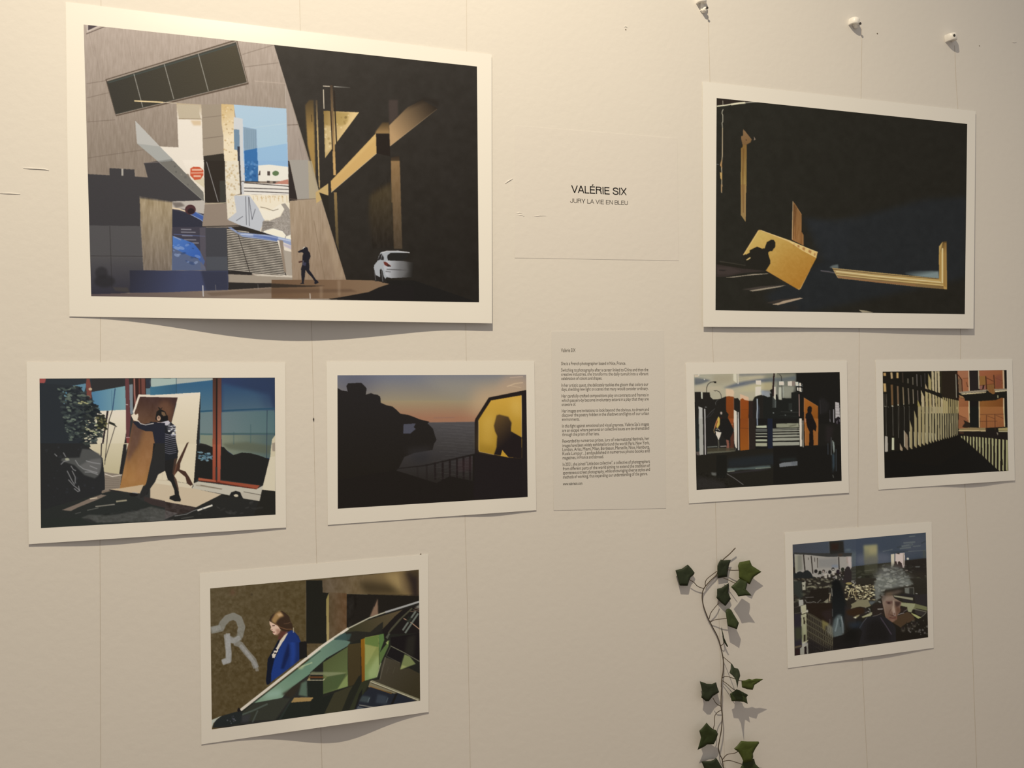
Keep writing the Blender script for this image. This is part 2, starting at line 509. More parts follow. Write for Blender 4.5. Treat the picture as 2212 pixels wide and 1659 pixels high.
def picture_board_carrier():
    p = Pic(80, 812, 601, 1146, '33332f')
    p.F(50, 770, 7.373)
    p.P('2f3436', '255,350 1120,350 1120,1700 255,1700')
    p.P('a04c44', '258,352 362,352 350,410 300,448 258,455')
    p.P('5c8494', '770,470 1000,430 1000,480 960,620 880,690 880,500')
    p.G('4c7c98', '78a0a0', [(1100, 700), (1600, 700)], '1085,568 1625,470 1640,850 1160,870 1120,760')
    p.P('33312f', '1090,350 1640,350 1640,465 1330,520 1090,548')
    p.P('7c4438', '1010,350 1058,350 1090,540 1085,700 1020,700 1000,450')
    p.E('c0a480', 1070, 520, 28, 22)
    p.G('e6d9ba', 'd2c49c', [(1400, 860), (1400, 1650)], '1160,870 1640,850 1640,1200 1560,1700 1050,1700 960,1400')
    p.L('34506c', 16, '1465,510 1425,850')
    p.L('3c5c78', 8, '1410,540 1415,830', .6)
    p.P('342a2a', '1330,868 1362,868 1250,1595 1225,1590')
    p.L('342a28', 12, '1422,850 1370,1010 1355,1110 1310,1650')
    p.L('342a28', 10, '1470,1100 1330,1560')
    p.P('7a8484', '1690,450 1745,440 1770,900 1705,930')
    p.P('683c3a', '1625,350 1685,350 1700,880 1715,930 1690,1300 1660,1480 1640,1300 1636,900')
    p.L('e8d8d0', 8, '1640,765 1665,768')
    p.L('d8a8a0', 10, '1640,1290 1700,1290')
    p.P('8a4038', '1640,1300 1700,1300 1665,1480')
    p.P('2c2422', '1640,1310 1650,1500 1570,1700 1550,1700 1620,1350')
    p.P('38241f', '1745,350 1950,350 1960,610 1850,610 1780,900 1750,880')
    p.L('9c6454', 26, '1770,350 1775,600 1790,780')
    p.L('6c3c30', 26, '1850,350 1855,600')
    p.L('744438', 60, '1910,350 1915,600')
    p.G('30343c', '2c343c', [(2000, 400), (2100, 400)], '1950,350 2230,350 2230,495 1960,500')
    p.P('a0b0a0', '2060,350 2230,350 2230,478 2050,470 2030,400', .95, 4)
    p.P('5c7c84', '1955,510 2230,490 2230,625 1960,610')
    # foliage of the potted shrub
    p.P('2c3032', '262,420 900,480 1100,760 1180,900 1120,1180 1000,1300 950,1450 640,1500 262,1500')
    p.speck(['3c4440', '252a2c', '465048', '6c7864', '222628'], 420, '560,500 900,480 1200,800 1220,1250 1100,1460 900,1480 700,1300 600,800', 8, 22, 2.2, .75)
    p.speck(['1f2426', '2a2e2c', '3c423a'], 150, '900,700 1220,760 1280,1000 1240,1280 1150,1450 950,1450', 10, 24, 2.4, .95)
    p.speck(['c8c090', '9ca070', 'e0d4ac'], 40, '950,940 1200,960 1190,1250 1000,1440', 6, 14, 2, .8)
    p.speck(['a8a468', 'c0bc80'], 16, '880,700 1110,740 1110,790 890,760', 6, 14, 1.8, .8)
    p.speck(['5c98b0', '7cb0bc'], 8, '630,560 690,560 680,760 640,760', 8, 18, .8, .7)
    p.E('2a2e26', 1250, 1040, 70, 110, .95, 1)
    p.speck(['26281f', '6c6840', '302f24'], 50, '1180,930 1300,930 1340,1160 1200,1160', 8, 20, 1.6, .9)
    p.L('302f26', 36, '1370,1050 1460,1090')
    p.L('302f26', 14, '1440,1080 1490,1120')
    p.P('2e2f33', '262,1500 960,1400 960,1700 262,1700')
    p.E('b87c54', 300, 1470, 42, 20, .9, 1)
    p.E('c0c8a0', 410, 1455, 26, 20, .9, 1)
    p.P('66615a', '940,1450 1060,1480 1210,1560 1200,1640 960,1620', .85, 3)
    # board
    p.P('f0e0c4', '1840,606 2230,612 2230,1100 1760,1000')
    # far panels right  (frame 2)
    p.F(330, 770, 7.373)
    p.G('3d7084', '2c4660', [(0, 620), (900, 400)], '-40,480 960,380 960,1700 -40,1700')
    p.G('35607c', '6c8480', [(800, 450), (800, 1300)], '370,380 960,380 960,1400 370,1400')
    p.P('a4b4a4', '-30,350 960,345 960,375 370,440 0,485 -30,480')
    p.P('b0a898', '370,345 955,345 955,372 380,438', .5)
    p.L('2c4c58', 8, '375,350 378,610')
    p.G('2e3c5c', '2c3a50', [(1100, 400), (1940, 400)], '1090,345 1945,340 1955,1700 1090,1700')
    p.G('32506c', '6c8078', [(1500, 500), (1500, 1250)], '1100,430 1850,600 1945,900 1955,1250 1100,1250', .9, 8)
    p.P('2c3a58', '1600,345 1945,340 1950,900 1800,830', .5, 20)
    p.L('2c5468', 26, '760,875 950,865')
    p.L('2a4c60', 26, '1100,868 1400,850 1945,830', .9)
    p.P('70807a', '755,895 952,880 952,1240 755,1230', .8)
    p.G('6c7c78', '54706c', [(1100, 1000), (1900, 1000)], '1095,890 1940,860 1950,1220 1100,1220', .8)
    p.L('4c6864', 24, '755,1235 950,1240')
    p.L('46605c', 24, '1095,1232 1945,1230')
    p.P('848a70', '755,1250 950,1255 952,1440 755,1380')
    p.G('84886c', '566860', [(1100, 1300), (1850, 1300)], '1095,1250 1945,1250 1900,1620 1300,1580 1100,1440')
    p.P('5c5f48', '1100,1390 1500,1360 1900,1420 1860,1560 1400,1500 1200,1470', .7, 5)
    p.L('3c5858', 16, '1290,1200 1290,1400', .4)
    p.L('3c5858', 16, '1560,1080 1560,1380', .4)
    p.L('2e3a48', 9, '1822,860 1812,1700')
    p.P('2a2724', '750,1380 850,1400 952,1445 952,1700 680,1700')
    p.P('262521', '1090,1440 1130,1440 1200,1520 1280,1570 1420,1530 1550,1545 1700,1580 1850,1640 1862,1760 1090,1760')
    # right white sculpture edge
    p.P('cfc19a', '1953,1250 1900,1320 1880,1480 1862,1760 1955,1760')
    p.P('948470', '1900,1380 1950,1370 1950,1510 1905,1510', .8)
    # white second board
    p.P('ecdebb', '390,640 755,572 757,600 680,1700 300,1700 380,700')
    p.P('f0e6c8', '-30,618 755,572 740,600 400,645 -30,628')
    p.G('e4d5b4', 'd3c29a', [(600, 600), (600, 1700)], '405,650 748,592 672,1700 300,1700 300,1050')
    p.P('2b2a27', '757,590 762,640 745,1390 700,1700 676,1700 700,1300')
    # orange mullion
    p.G('4a3026', 'a45034', [(1000, 350), (1000, 1600)], '955,345 1095,345 1090,1760 952,1760')
    p.L('26201c', 22, '1018,350 1015,1760')
    p.G('5a3a30', 'b05c40', [(1050, 350), (1050, 1600)], '1036,345 1090,345 1080,1760 1030,1760')
    # lower half
    p.F(330, 960, 7.373)
    p.P('24231f', '690,0 955,40 955,560 730,530 650,640')
    p.speck(['5c8894', '7c9ca4', '3c5460'], 34, '730,120 950,150 950,270 740,250', 6, 16, 2.5, .8)
    p.speck(['3c4448', '5c6478'], 14, '1090,150 1160,150 1160,240 1090,240', 6, 16, 1, .8)
    p.P('252420', '1075,30 1130,45 1200,130 1285,172 1420,130 1560,140 1700,178 1868,240 1755,655 1080,560')
    p.P('6a2c1c', '725,530 1710,655 1650,718 1000,610 725,580')
    p.P('b05c3c', '730,532 1000,570 1010,600 725,570')
    p.P('a04c30', '1080,575 1700,655 1665,705 1060,605')
    p.G('a85438', '98442c', [(1000, 0), (1000, 550)], '955,0 1000,0 1000,580 950,560')
    p.G('b05c40', 'a04c34', [(1000, 0), (1000, 550)], '1030,0 1085,0 1075,590 1030,600')
    p.P('d8caa6', '1868,200 1955,190 1955,745 1740,720 1755,655')
    p.P('2a2320', '1745,725 1955,745 1960,1120 1600,1150 1690,905')
    p.P('28261f', '1080,790 1700,900 1740,730 1955,745 1960,1125 200,1240')
    p.P('c3baa0', '650,620 725,590 1650,715 1755,655 1700,900 630,700')
    p.P('a4977c', '680,640 760,640 1110,705 1090,720 690,660', .8)
    p.L('6c5c48', 12, '760,650 1100,712', .7)
    p.L('4a4034', 8, '1450,755 1720,805')
    p.P('bfb49a', '1380,760 1715,808 1695,902 1440,860')
    p.P('2c2924', '430,650 640,640 650,670 560,690 430,680')
    p.P('cdb893', '-40,600 640,700 1095,795 690,1000 -40,870')
    p.P('d8c8a4', '-40,520 240,570 640,640 620,700 -40,610')
    p.P('3c322c', '-40,870 690,1000 660,1060 420,1130 -40,1030')
    p.P('57504a', '-40,1010 200,1050 400,1100 180,1200 -40,1230')
    p.N(24, 6, 3, '-40,870 690,1000 400,1200 -40,1230')
    p.P('2b2a25', '690,1000 1095,795 1200,850 1250,760 1320,742 1400,790 1440,860 1690,905 1600,1150 200,1225 300,1150 640,1060')
    p.E('cdbf9c', 1330, 800, 44, 36)
    p.L('262522', 50, '1250,840 1265,790 1320,765 1375,780 1400,850')
    p.L('e4e0d0', 26, '712,1052 950,968')
    p.L('8a8880', 10, '350,1140 540,1110 640,1060 700,1040', .9)
    p.L('5c5a50', 14, '450,1180 650,1150', .7)
    p.L('7c786c', 8, '200,1215 330,1200', .9)
    p.speck(['3c3a34', '4c4a44'], 40, '700,1050 1700,900 1750,1080 600,1150', 8, 20, 3, .4)
    p.P('dccca6', '0,-6 700,-6 650,640 240,565 0,560')
    # his shadow on the board, legs
    p.P('4a3226', '540,-20 575,-40 440,300 430,400 520,430 580,520 640,640 600,660 545,620 520,520 400,420 340,500 320,440 380,300')
    p.P('7c5238', '330,340 400,300 350,500 310,480', .6)
    p.P('252421', '0,-20 380,-20 400,80 395,200 370,300 330,480 370,560 410,700 420,800 450,880 440,910 350,905 265,870 270,830 350,800 340,720 290,600 240,560 190,400 170,360 160,400 100,440 40,560 -20,640 -90,800 -200,800 -60,560 -20,300')
    p.P('553c2c', '385,100 400,200 330,480 310,470 340,250', .7)
    p.P('6a4c38', '330,480 380,560 415,720 400,740 340,560', .6)
    p.L('b8a88c', 5, '160,420 150,560', .7)
    p.L('b09c78', 5, '30,560 240,580', .7)
    # the board he is carrying
    p.F(0, 0, 1)
    p.P('f0e0c4', '299,853 385,855 385,859 302,857 290,893 287,890')
    p.G('46302a', 'a8763f', [(345, 860), (300, 1030)], '302,857 384,858.5 371,911 345,960 330,1046 258,1058 272,990 290,894')
    p.P('a46c3e', '345,868 362,862 374,880 366,900 340,905', .3, 10)
    p.P('a87444', '312,925 336,930 334,980 306,1040 290,1040', .45, 8)
    p.P('5a4038', '290,905 310,915 300,960 276,1000 274,985', .6, 6)
    p.N(8, 6, 10, '302,857 384,858 345,960 330,1046 258,1058')
    # legs and back
    p.F(330, 960, 7.373)
    p.P('252421', '10,-20 380,-20 400,80 395,200 370,300 330,480 370,560 410,700 420,800 450,880 440,910 350,905 265,870 270,830 350,800 340,720 290,600 240,560 190,400 170,360 160,400 100,440 40,560 -20,640 -90,800 -200,800 -60,560 -20,300')
    p.P('553c2c', '385,100 400,200 330,480 310,470 340,250', .7)
    p.P('6a4c38', '330,480 380,560 415,720 400,740 340,560', .6)
    p.F(330, 770, 7.373)
    p.P('242527', '-40,1040 60,1045 150,1070 260,1030 300,1060 360,1110 365,1300 400,1500 390,1620 -10,1700 40,1450 10,1200 -100,1180')
    p.P('221f1c', '60,880 110,840 150,850 200,880 225,940 240,1020 180,1045 90,1040 40,1000')
    p.L('1f1c1a', 10, '110,850 90,810 130,840 150,815')
    p.P('8a6a48', '140,880 190,890 210,940 170,950 140,920', .8)
    p.E('c09a78', 95, 985, 30, 42)
    p.E('7c5c48', 95, 975, 14, 22)
    p.P('1c1b1a', '130,960 240,940 245,1030 170,1045')
    p.P('c4bcbc', '20,1050 130,1050 250,1020 280,1060 230,1100 130,1085')
    p.P('d0ccc8', '230,1090 360,1100 365,1170 250,1190', .75, 2)
    p.speck(['38383c', 'e0dcdc', '2a2a2e'], 40, '210,1080 365,1090 365,1280 220,1200', 6, 16, 2, .8)
    for i in range(10):
        y = 1230 + i * 33
        p.L('a8a4b0', 9, [(180, y), (270, y + 24), (372, y + 2)], .55 if i > 2 else .8)
    p.L('34302e', 10, '370,1450 405,1505 400,1530')
    p.F(50, 770, 7.373)
    p.P('272830', '1740,1040 1830,1030 1900,1080 2100,1050 2260,1060 2260,1700 2110,1450 2060,1190 1950,1190 1830,1140')
    p.P('e4d2b0', '1720,940 1765,900 1790,930 1830,910 1835,950 1820,1010 1845,1040 1800,1030 1760,1020')
    p.L('f0e4d0', 12, '1830,1020 1870,1070 1950,1090 2080,1065', .8)
    p.F(50, 960, 7.373)
    p.P('2d2c29', '2110,-20 2260,-20 2260,420 2150,480 2100,600 1930,830 1860,860 1860,780 1960,620 2030,300')
    p.G('d2c49c', 'c2b488', [(1300, 0), (1300, 440)], '1060,-4 1680,-20 1540,480 1290,440 1260,200 1080,60')
    p.P('2a2826', '1600,-4 1650,-4 1640,140 1570,470 1530,470')
    p.L('2c2624', 16, '1250,-20 1240,190')
    p.L('2c2624', 9, '1330,-20 1300,320')
    p.L('2c2624', 9, '1380,-10 1300,260')
    p.P('8a7c68', '1290,440 1570,480 1540,700 1370,720 1300,800 1250,740 1300,560')
    p.L('d8cab0', 14, '1300,470 1420,510 1575,485')
    for i in range(5):
        p.L('6a5c4c', 7, [(1300, 540 + i * 38), (1530, 560 + i * 30)], .6)
    p.P('c8ad84', '1380,715 1540,700 1920,640 1860,780 1720,770')
    p.L('2c2624', 12, '1370,725 1720,800')
    p.P('7c6c58', '1250,740 1370,730 1500,770 1300,860 900,960 620,1050 1000,860 1250,800')
    p.P('2b2b29', '262,-20 950,-20 1260,210 1300,560 1300,720 1250,740 1250,800 1050,860 600,1040 280,1345')
    p.speck(['3a3c40', '2a2c2c'], 60, '280,0 1000,0 1200,700 400,900', 8, 26, 1, .3)
    # wrapping cloth
    p.P('55554f', '940,70 1060,80 1210,150 1250,210 1260,300 1220,480 1140,540 980,490 820,330 600,260 620,220 900,210', .9, 2)
    p.P('74716a', '1080,240 1240,220 1240,360 1200,480 1000,420 900,340', .6, 3)
    for l in ('600,320 650,270 740,250', '830,250 880,330 960,390 1180,450', '1000,260 1100,290 1230,310', '760,340 800,400 840,420', '980,440 1080,440 1190,480',
              '700,420 740,500 780,580 820,640', '780,420 830,520 830,620', '720,560 800,650 900,730', '810,700 870,750 900,740 880,660', '500,150 540,190', '640,130 680,200', '1060,340 1180,390'):
        p.L('9a9892', 16, l, .65)
    p.E('b8b894', 700, 235, 34, 20, .8, 1)
    p.P('2b2b29', '1265,200 1300,560 1240,800 1180,540 1240,420')
    # ground shadows
    p.P('2d2f2a', '280,1345 280,1050 1250,780 1400,740 1720,790 1900,900 2260,1000 2260,1060 2000,1000 1400,1130 1000,1180')
    p.P('80705e', '620,1045 860,950 1060,860 1240,800 1330,810 1180,880 880,1000 760,1060')
    p.L('d0bc98', 18, '1065,868 1180,850')
    p.L('b0a480', 26, '1480,910 1650,890', .8)
    p.L('98907c', 18, '1150,990 1460,955', .8)
    p.L('6c6c60', 12, '1020,1050 1200,1010', .8)
    p.L('5c5c54', 14, '830,1105 920,1080', .7)
    p.P('505048', '920,1170 1050,1120 1400,1130 1800,1060 2040,990 2260,1040 2260,1230 1200,1260 1060,1190', .85, 2)
    p.N(18, 5, 3, '920,1170 2040,990 2260,1040 2260,1230 1200,1260')
    p.P('2c3029', '280,1345 280,1180 920,1180 1100,1250 2300,1225 2300,1280', .9, 3)
    p.P('3e332e', '1920,830 2260,900 2260,1010 2040,960 1930,900', .9)
    p.E('23211f', 1760, 800, 70, 30)
    p.L('a8a49c', 16, '1740,765 1820,775', .7)
    return p.done()


def picture_sunset():
    p = Pic(724, 804, 1146, 1104, '241f16')
    p.F(700, 770, 4.608)
    p.G('6e7174', '9c8a60', [(700, 190), (700, 480)], '120,170 2030,170 2030,680 120,680')
    p.G('9c8a60', 'a0704c', [(700, 440), (700, 610)], '120,440 2030,440 2030,680 120,680')
    p.P('54545a', '120,170 520,170 420,400 120,420', .8, 50)
    p.P('9c9274', '900,180 2030,170 2030,420 1300,420', .5, 30)
    p.P('c4a06c', '1500,330 2030,230 2030,520 1450,600', .7, 30)
    p.P('b89870', '1800,180 2030,180 2030,330 1700,370', .5, 16)
    p.L('d8bc88', 10, '1820,300 1900,270 1980,260', .6)
    p.L('d0b088', 10, '1850,210 1980,200', .5)
    p.L('d8bc88', 8, '1850,290 1960,310', .4)
    p.L('8a6850', 8, '1090,612 1300,608', .6)
    p.G('504c46', '3a362e', [(1300, 655), (1300, 1000)], '780,662 1510,650 1510,1400 600,1400 600,900 780,760')
    p.G('3c3832', '2a251d', [(1000, 950), (1000, 1250)], '600,930 1510,930 1510,1480 600,1480', 1, 6)
    p.L('6a5c50', 5, '1050,657 1510,651', .6)
    for i in range(60):
        y = 670 + i * 9
        x = 1110 + (i * 97) % 330
        p.L('6a675e', 3, [(x, y), (x + 90 + (i * 53) % 120, y - 2)], .45 * (1 - i / 90))
    p.P('4c4c50', '790,672 915,666 895,700 910,720 860,768 785,768')
    p.G('26221d', '221d14', [(300, 400), (300, 1300)], '130,312 175,338 235,348 222,295 238,268 345,262 370,262 400,290 425,318 415,380 440,372 470,365 500,378 530,380 560,400 565,460 620,485 680,498 720,530 760,570 830,580 890,600 950,625 1050,650 1030,665 1085,720 1105,790 1120,830 1095,870 1080,930 900,960 800,1000 740,1120 130,1540')
    p.P('4c4c50', '792,674 914,667 893,702 912,722 858,768 788,768')
    p.E('262626', 960, 990, 100, 60, .4, 14)
    p.P('403c38', '820,920 1080,900 1060,960 840,980', .35, 14)
    # railing
    p.P('25201a', '700,1115 1000,1080 1500,965 1500,985 1010,1092 760,1118')
    for x, a in ((1105, .9), (1180, 1), (1252, 1), (1322, 1), (1388, 1), (1452, 1), (1020, .5), (930, .3)):
        t = 1075 - (x - 1000) * .215
        p.P('241d18', [(x - 10, t), (x + 10, t), (x + 12, 1230), (x - 8, 1230)], a)
    for i in range(26):
        y = 1030 + i * 9
        x = 1080 + (i * 61) % 340
        p.L('5c524a', 3, [(x, y + 20), (x + 50, y + 18)], .35)
    p.P('4a2c2c', '1330,1040 1480,1000 1480,1130 1330,1150', .25, 6)
    p.P('211c15', '130,1230 700,1130 1120,1260 1250,1190 1480,1240 1480,980 1510,960 2030,1000 2030,1420 130,1540')
    # bay window
    p.P('231c17', '1640,408 2014,333 2030,1420 1500,1420 1500,640 1506,620')
    p.G('d0a032', 'a8801c', [(1750, 400), (1700, 950)], '1662,438 1966,386 1970,1010 1830,1005 1538,945 1536,635')
    p.G('e0b850', 'c89c34', [(1600, 500), (1600, 900)], '1580,620 1680,560 1700,900 1550,900', .6, 20)
    p.P('e4be5c', '1860,440 1960,420 1966,620 1870,560', .35, 16)
    p.P('94701c', '1538,860 1700,900 1690,975 1538,945', .35, 10)
    p.P('564222', '1690,690 1718,585 1745,578 1835,600 1868,660 1860,720 1860,745 1965,805 1970,1012 1835,1004 1800,975 1775,930 1762,990 1690,975 1715,905 1722,790 1702,745', .9, 2)
    p.G('5c4420', '231b17', [(1700, 650), (1860, 820)], '1694,690 1720,592 1745,582 1830,605 1862,660 1858,745 1965,806 1968,1012 1834,1002 1800,975 1775,925 1760,985 1694,974 1718,905 1726,790 1704,745')
    p.P('c49424', '1774,932 1836,1004 1758,990')
    p.P('221c18', '1500,960 1990,1040 2030,1040 2030,1420 1490,1420')
    p.P('231d19', '1968,386 2016,335 2026,1420 1975,1420')
    p.L('ecd090', 4, '1538,640 1541,940', .7)
    p.L('ecd090', 4, '1545,948 1690,978', .6)
    p.L('ecd090', 4, '1966,390 1968,800', .6)
    return p.done(4)


def picture_windscreen():
    p = Pic(448, 1225, 913, 1581, '5a4a2e')
    p.F(430, 1190, 8.508)
    p.G('5c4d31', '564627', [(400, 700), (1600, 1500)], '190,560 2000,560 2000,3300 190,3300')
    p.N(16, 5, 5)
    p.speck(['4a3c20', '6c5c40', '50401e'], 200, '210,700 1960,600 1960,1700 210,3200', 10, 30, 1, .25)
    p.E('6c4430', 620, 760, 50, 60, .4, 6)
    p.E('3c3020', 965, 800, 18, 24, .7, 2)
    # painted letter
    S = 'b0aea8'
    p.L('8d8a7c', 130, '215,1460 400,1420 440,1330 520,1240 630,1200 730,1250 785,1400 745,1560 640,1640 530,1620', .75)
    p.L('9a9688', 90, '240,1455 400,1400', .55)
    p.F(430, 1370, 8.508)
    p.L('9a968a', 110, '510,0 525,150 545,350 540,480 430,515', .85)
    p.L('a29e94', 80, '530,-20 540,350 535,480 420,515', .6)
    p.L('9a968a', 100, '560,100 640,120 760,60', .7)
    p.L('8d897c', 110, '650,150 760,190 860,320 1000,480 1050,620', .75)
    p.L('a5a198', 60, '760,200 900,370 1040,560 1070,680', .5)
    p.E('544528', 640, -20, 62, 78, .9, 2)
    p.N(16, 3, 3, '300,-200 1150,-200 1150,700 300,700')
    # dark background on the right
    p.F(670, 1190, 8.508)
    p.P('211f17', '-75,540 230,540 350,780 300,1700 -75,1700')
    p.P('6a5a40', '-85,560 -75,560 -72,1700 -82,1700', .8)
    p.G('62513a', '7c6438', [(300, 600), (1700, 600)], '222,540 2010,340 2010,800 670,790 232,765')
    p.P('3c301c', '900,560 1100,560 1700,650 1700,800 1050,800 950,700', .8, 14)
    p.G('a08450', '3a2a20', [(1600, 500), (1850, 450)], '1350,410 1720,380 1880,740 1860,800 1600,740', .8, 14)
    p.P('2c211c', '1740,370 2010,330 2010,900 1880,860 1840,640', .95, 10)
    p.P('5a4a26', '1800,360 2000,345 2000,480 1860,440', .6, 12)
    p.P('221d16', '670,790 1050,800 2010,830 2010,1700 670,1700')
    p.L('7c6c4c', 8, '680,788 1050,800', .8)
    p.G('5c4a30', '64482c', [(350, 800), (650, 800)], '340,760 670,780 672,1700 340,1700')
    p.N(16, 6, 10, '222,540 1000,440 672,1700 340,1700')
    p.P('211f17', '230,768 335,770 290,900 300,1700 230,1700')
    p.G('8c7a40', 'a08a54', [(320, 800), (320, 1600)], '342,770 350,1700 302,1700 292,900')
    p.P('8c6c50', '1240,880 1250,1170 1090,1230 1170,1030', .9, 2)
    p.P('2c241c', '1230,850 1160,1000 1180,1030 1220,930')
    # windscreen
    p.P('26231c', '1010,1240 2010,930 2010,1700 280,1700')
    p.G('3c3822', '5a4a30', [(800, 1500), (1600, 1100)], '700,1420 1000,1290 1700,1080 1560,1200 1330,1440 1320,1330 1250,1370 1100,1500 850,1480 600,1520')
    p.G('45665a', '30302a', [(500, 1560), (800, 1560)], '380,1700 620,1500 860,1480 760,1700', .9, 3)
    p.P('2a271e', '650,1500 860,1475 1100,1495 1250,1365 1340,1300 1335,1420 1310,1470 1100,1560 900,1640 700,1700')
    p.P('211c18', '1700,1080 2010,980 2010,1700 1340,1700 1330,1440 1560,1200')
    p.L('4c4834', 44, '1880,1060 1640,1280 1500,1440 1390,1600')
    p.L('1f1c16', 26, '1960,1010 1700,1250 1480,1500 1370,1640', .9)
    p.P('b0a890', '1930,1040 2010,980 2010,1060', .7, 2)
    for l in ('1920,1050 2005,1080', '1900,1085 2005,1110', '1840,1110 1930,1120'):
        p.L('9c7c5c', 9, l, .8)
    p.L('cc9c74', 14, '1715,1240 1860,1320 2010,1440', .9)
    for l in ('1940,1110 1700,1460', '1985,1150 1745,1510'):
        p.L('7c8270', 32, l, .8)
    p.L('2c2620', 12, '1960,1120 1720,1480')
    p.P('23261c', '1800,1200 1880,1240 1830,1330 1760,1290', .8)
    p.G('7c8c48', '5c7434', [(1000, 1700), (1300, 1600)], '935,1640 1110,1590 1355,1520 1350,1700 930,1700')
    p.F(670, 1370, 8.508)
    p.P('25241c', '-20,560 700,190 930,80 1350,-20 1480,0 2010,-20 2020,1215 0,1545')
    p.P('292a1f', '690,180 920,160 920,740 700,1000')
    p.G('45391f', '40341c', [(700, 200), (800, 900)], '690,190 925,160 930,740 790,940 700,960')
    p.G('50562e', '5a6436', [(300, 400), (600, 700)], '240,520 690,230 692,960 240,1100')
    p.P('7a8048', '240,770 290,830 660,725 690,640 690,690 560,700 240,700', .5, 1)
    p.P('343c24', '330,770 660,722 560,900 500,990 240,1060 245,860', .6, 1)
    p.G('4c5830', '4a5a30', [(300, 900), (600, 900)], '240,870 320,780 640,730 500,1000 240,1100', .8)
    p.P('828f4e', '690,740 692,955 500,1015 600,860', .85, 1)
    p.P('80835a', '20,690 560,700 660,715 320,780 240,740 0,730', .7, 1)
    p.L('6a3c1c', 30, '0,790 240,790', .9)
    p.L('8c8260', 22, '0,735 240,735', .8)
    p.L('d0c498', 12, '0,845 240,845 265,820', .9)
    p.P('20221a', '-20,865 240,865 235,1160 440,1080 240,1500 -20,1545')
    p.L('b08c50', 24, '-20,1175 50,1175', .8)
    p.P('3a3622', '440,1080 690,980 790,950 560,1460 240,1500 360,1250')
    p.P('24241a', '720,1060 900,760 940,850 940,880 720,1300 640,1440 560,1460')
    p.P('31321f', '940,880 1090,830 1080,900 860,1330 760,1420 700,1430')
    p.P('1f1e18', '900,1100 960,1000 940,1290 860,1400 800,1420')
    # lit glass panes
    p.G('8c5c10', '7c4a10', [(950, 100), (980, 800)], '930,100 1005,70 1010,850 950,880')
    p.L('b08c30', 10, '1002,80 1010,300', .8)
    p.G('84843f', '7c9050', [(1100, 100), (1150, 800)], '1005,60 1255,10 1275,570 1225,790 1005,855')
    p.P('5c7434', '1005,70 1250,15 1255,235 1010,180', .8)
    p.P('9c9c54', '1010,190 1220,240 1120,420 1040,560 1012,560', .6, 1)
    p.P('a8b474', '1240,390 1270,420 1300,520 1225,785 1080,820 1060,700', .5, 6)
    p.P('5c7c3c', '1255,10 1355,-10 1360,110 1270,360', .9)
    p.P('5c7438', '1270,350 1460,105 1440,220 1300,520 1280,560', .9)
    p.P('38421f', '1262,40 1275,360 1282,560 1262,560', .6)
    p.L('c8c890', 9, '1225,785 1300,530', .8)
    p.P('a8b060', '1385,160 1440,105 1430,190', .8)
    p.P('201c16', '1350,-10 1480,-20 1400,100 1360,60')
    p.P('5a5c48', '1385,60 1440,-20 1470,-10 1420,90', .8)
    # dark instruments right
    p.P('1d1816', '1480,60 2005,-20 2010,500 1740,340 1490,210')
    p.L('8c8668', 13, '1480,215 1740,345 2010,500', .8)
    p.L('6c684c', 9, '1475,230 1400,395', .8)
    p.P('1e1a18', '1480,240 1735,355 1660,520 1400,400')
    p.P('3c3a2a', '1780,60 1940,0 1900,440 1740,340', .4, 6)
    p.P('80884c', '1735,370 1830,410 1940,545 1650,655', .9, 1)
    p.P('a8a860', '1690,560 1780,600 1655,650', .6, 2)
    p.G('484030', '3c3420', [(1300, 500), (1900, 1000)], '1370,420 1660,520 1650,655 1810,620 2010,720 2020,1215 1130,850 1280,830 1300,620')
    p.L('6c6450', 16, '1385,420 1280,830', .7)
    p.L('6c6450', 8, '1400,400 1640,520', .7)
    for x in (1440, 1560):
        p.L('5c5640', 8, [(x, 600), (x - 40, 720)], .5)
    p.P('7c7050', '1065,970 1100,860 1140,845 2020,1205 1960,1235 1450,1060')
    p.L('c8c09c', 14, '1110,870 1990,1215', .9)
    p.L('9c9874', 10, '1130,850 2010,1195', .8)
    p.L('2c2416', 8, '1115,890 1950,1215')
    p.L('8c6028', 18, '1080,950 1400,1060 1500,1090', .8)
    p.P('25272c', '1110,970 1500,1100 1600,1080 1960,1230 1300,1330 900,1380 820,1400 950,1130')
    p.P('46504c', '960,1130 1110,1150 1060,1260 900,1230', .7, 3)
    p.P('3e454a', '1240,1100 1420,1140 1400,1290 1200,1260', .7, 4)
    p.L('8c9c94', 9, '1090,1170 1060,1250', .7)
    p.L('6c7c78', 12, '1430,1170 1400,1250', .6)
    p.L('1f1c18', 40, '1590,1090 1490,1310')
    p.L('98907c', 16, '900,1300 1180,1345', .8)
    p.P('5c6260', '880,1320 1000,1360 990,1390 840,1405', .7)
    p.F(670, 1190, 8.508)
    p.L('e4d9b8', 42, '165,1790 300,1695 700,1425')
    p.L('b4ac8c', 22, '690,1430 1080,1235 1400,1120')
    p.L('a09c90', 34, '1380,1128 1700,1030 2030,925')
    p.F(670, 1370, 8.508)
    # green-tinted rim of the glass
    p.G('6a8468', '5c7460', [(100, 350), (600, 150)], '-20,420 420,100 620,105 740,140 680,220 300,440 -20,720')
    p.P('3a5048', '420,90 560,0 760,-10 720,110 600,110', .8, 2)
    p.F(430, 1370, 8.508)
    p.P('2d2b25', '740,1410 2042,515 2042,1700 250,1720 300,1590 420,1500')
    p.G('7c9474', '5c7c60', [(1200, 1100), (2212, 400)], '980,1270 2042,455 2042,725 1700,980 1520,1170')
    p.P('9cb8a0', '1250,1060 1520,1000 1500,1150 1200,1180', .5, 10)
    p.P('54705c', '1700,700 1900,600 1850,700 1600,900', .3, 10)
    p.L('c8c890', 26, '1820,620 2080,520', .5)
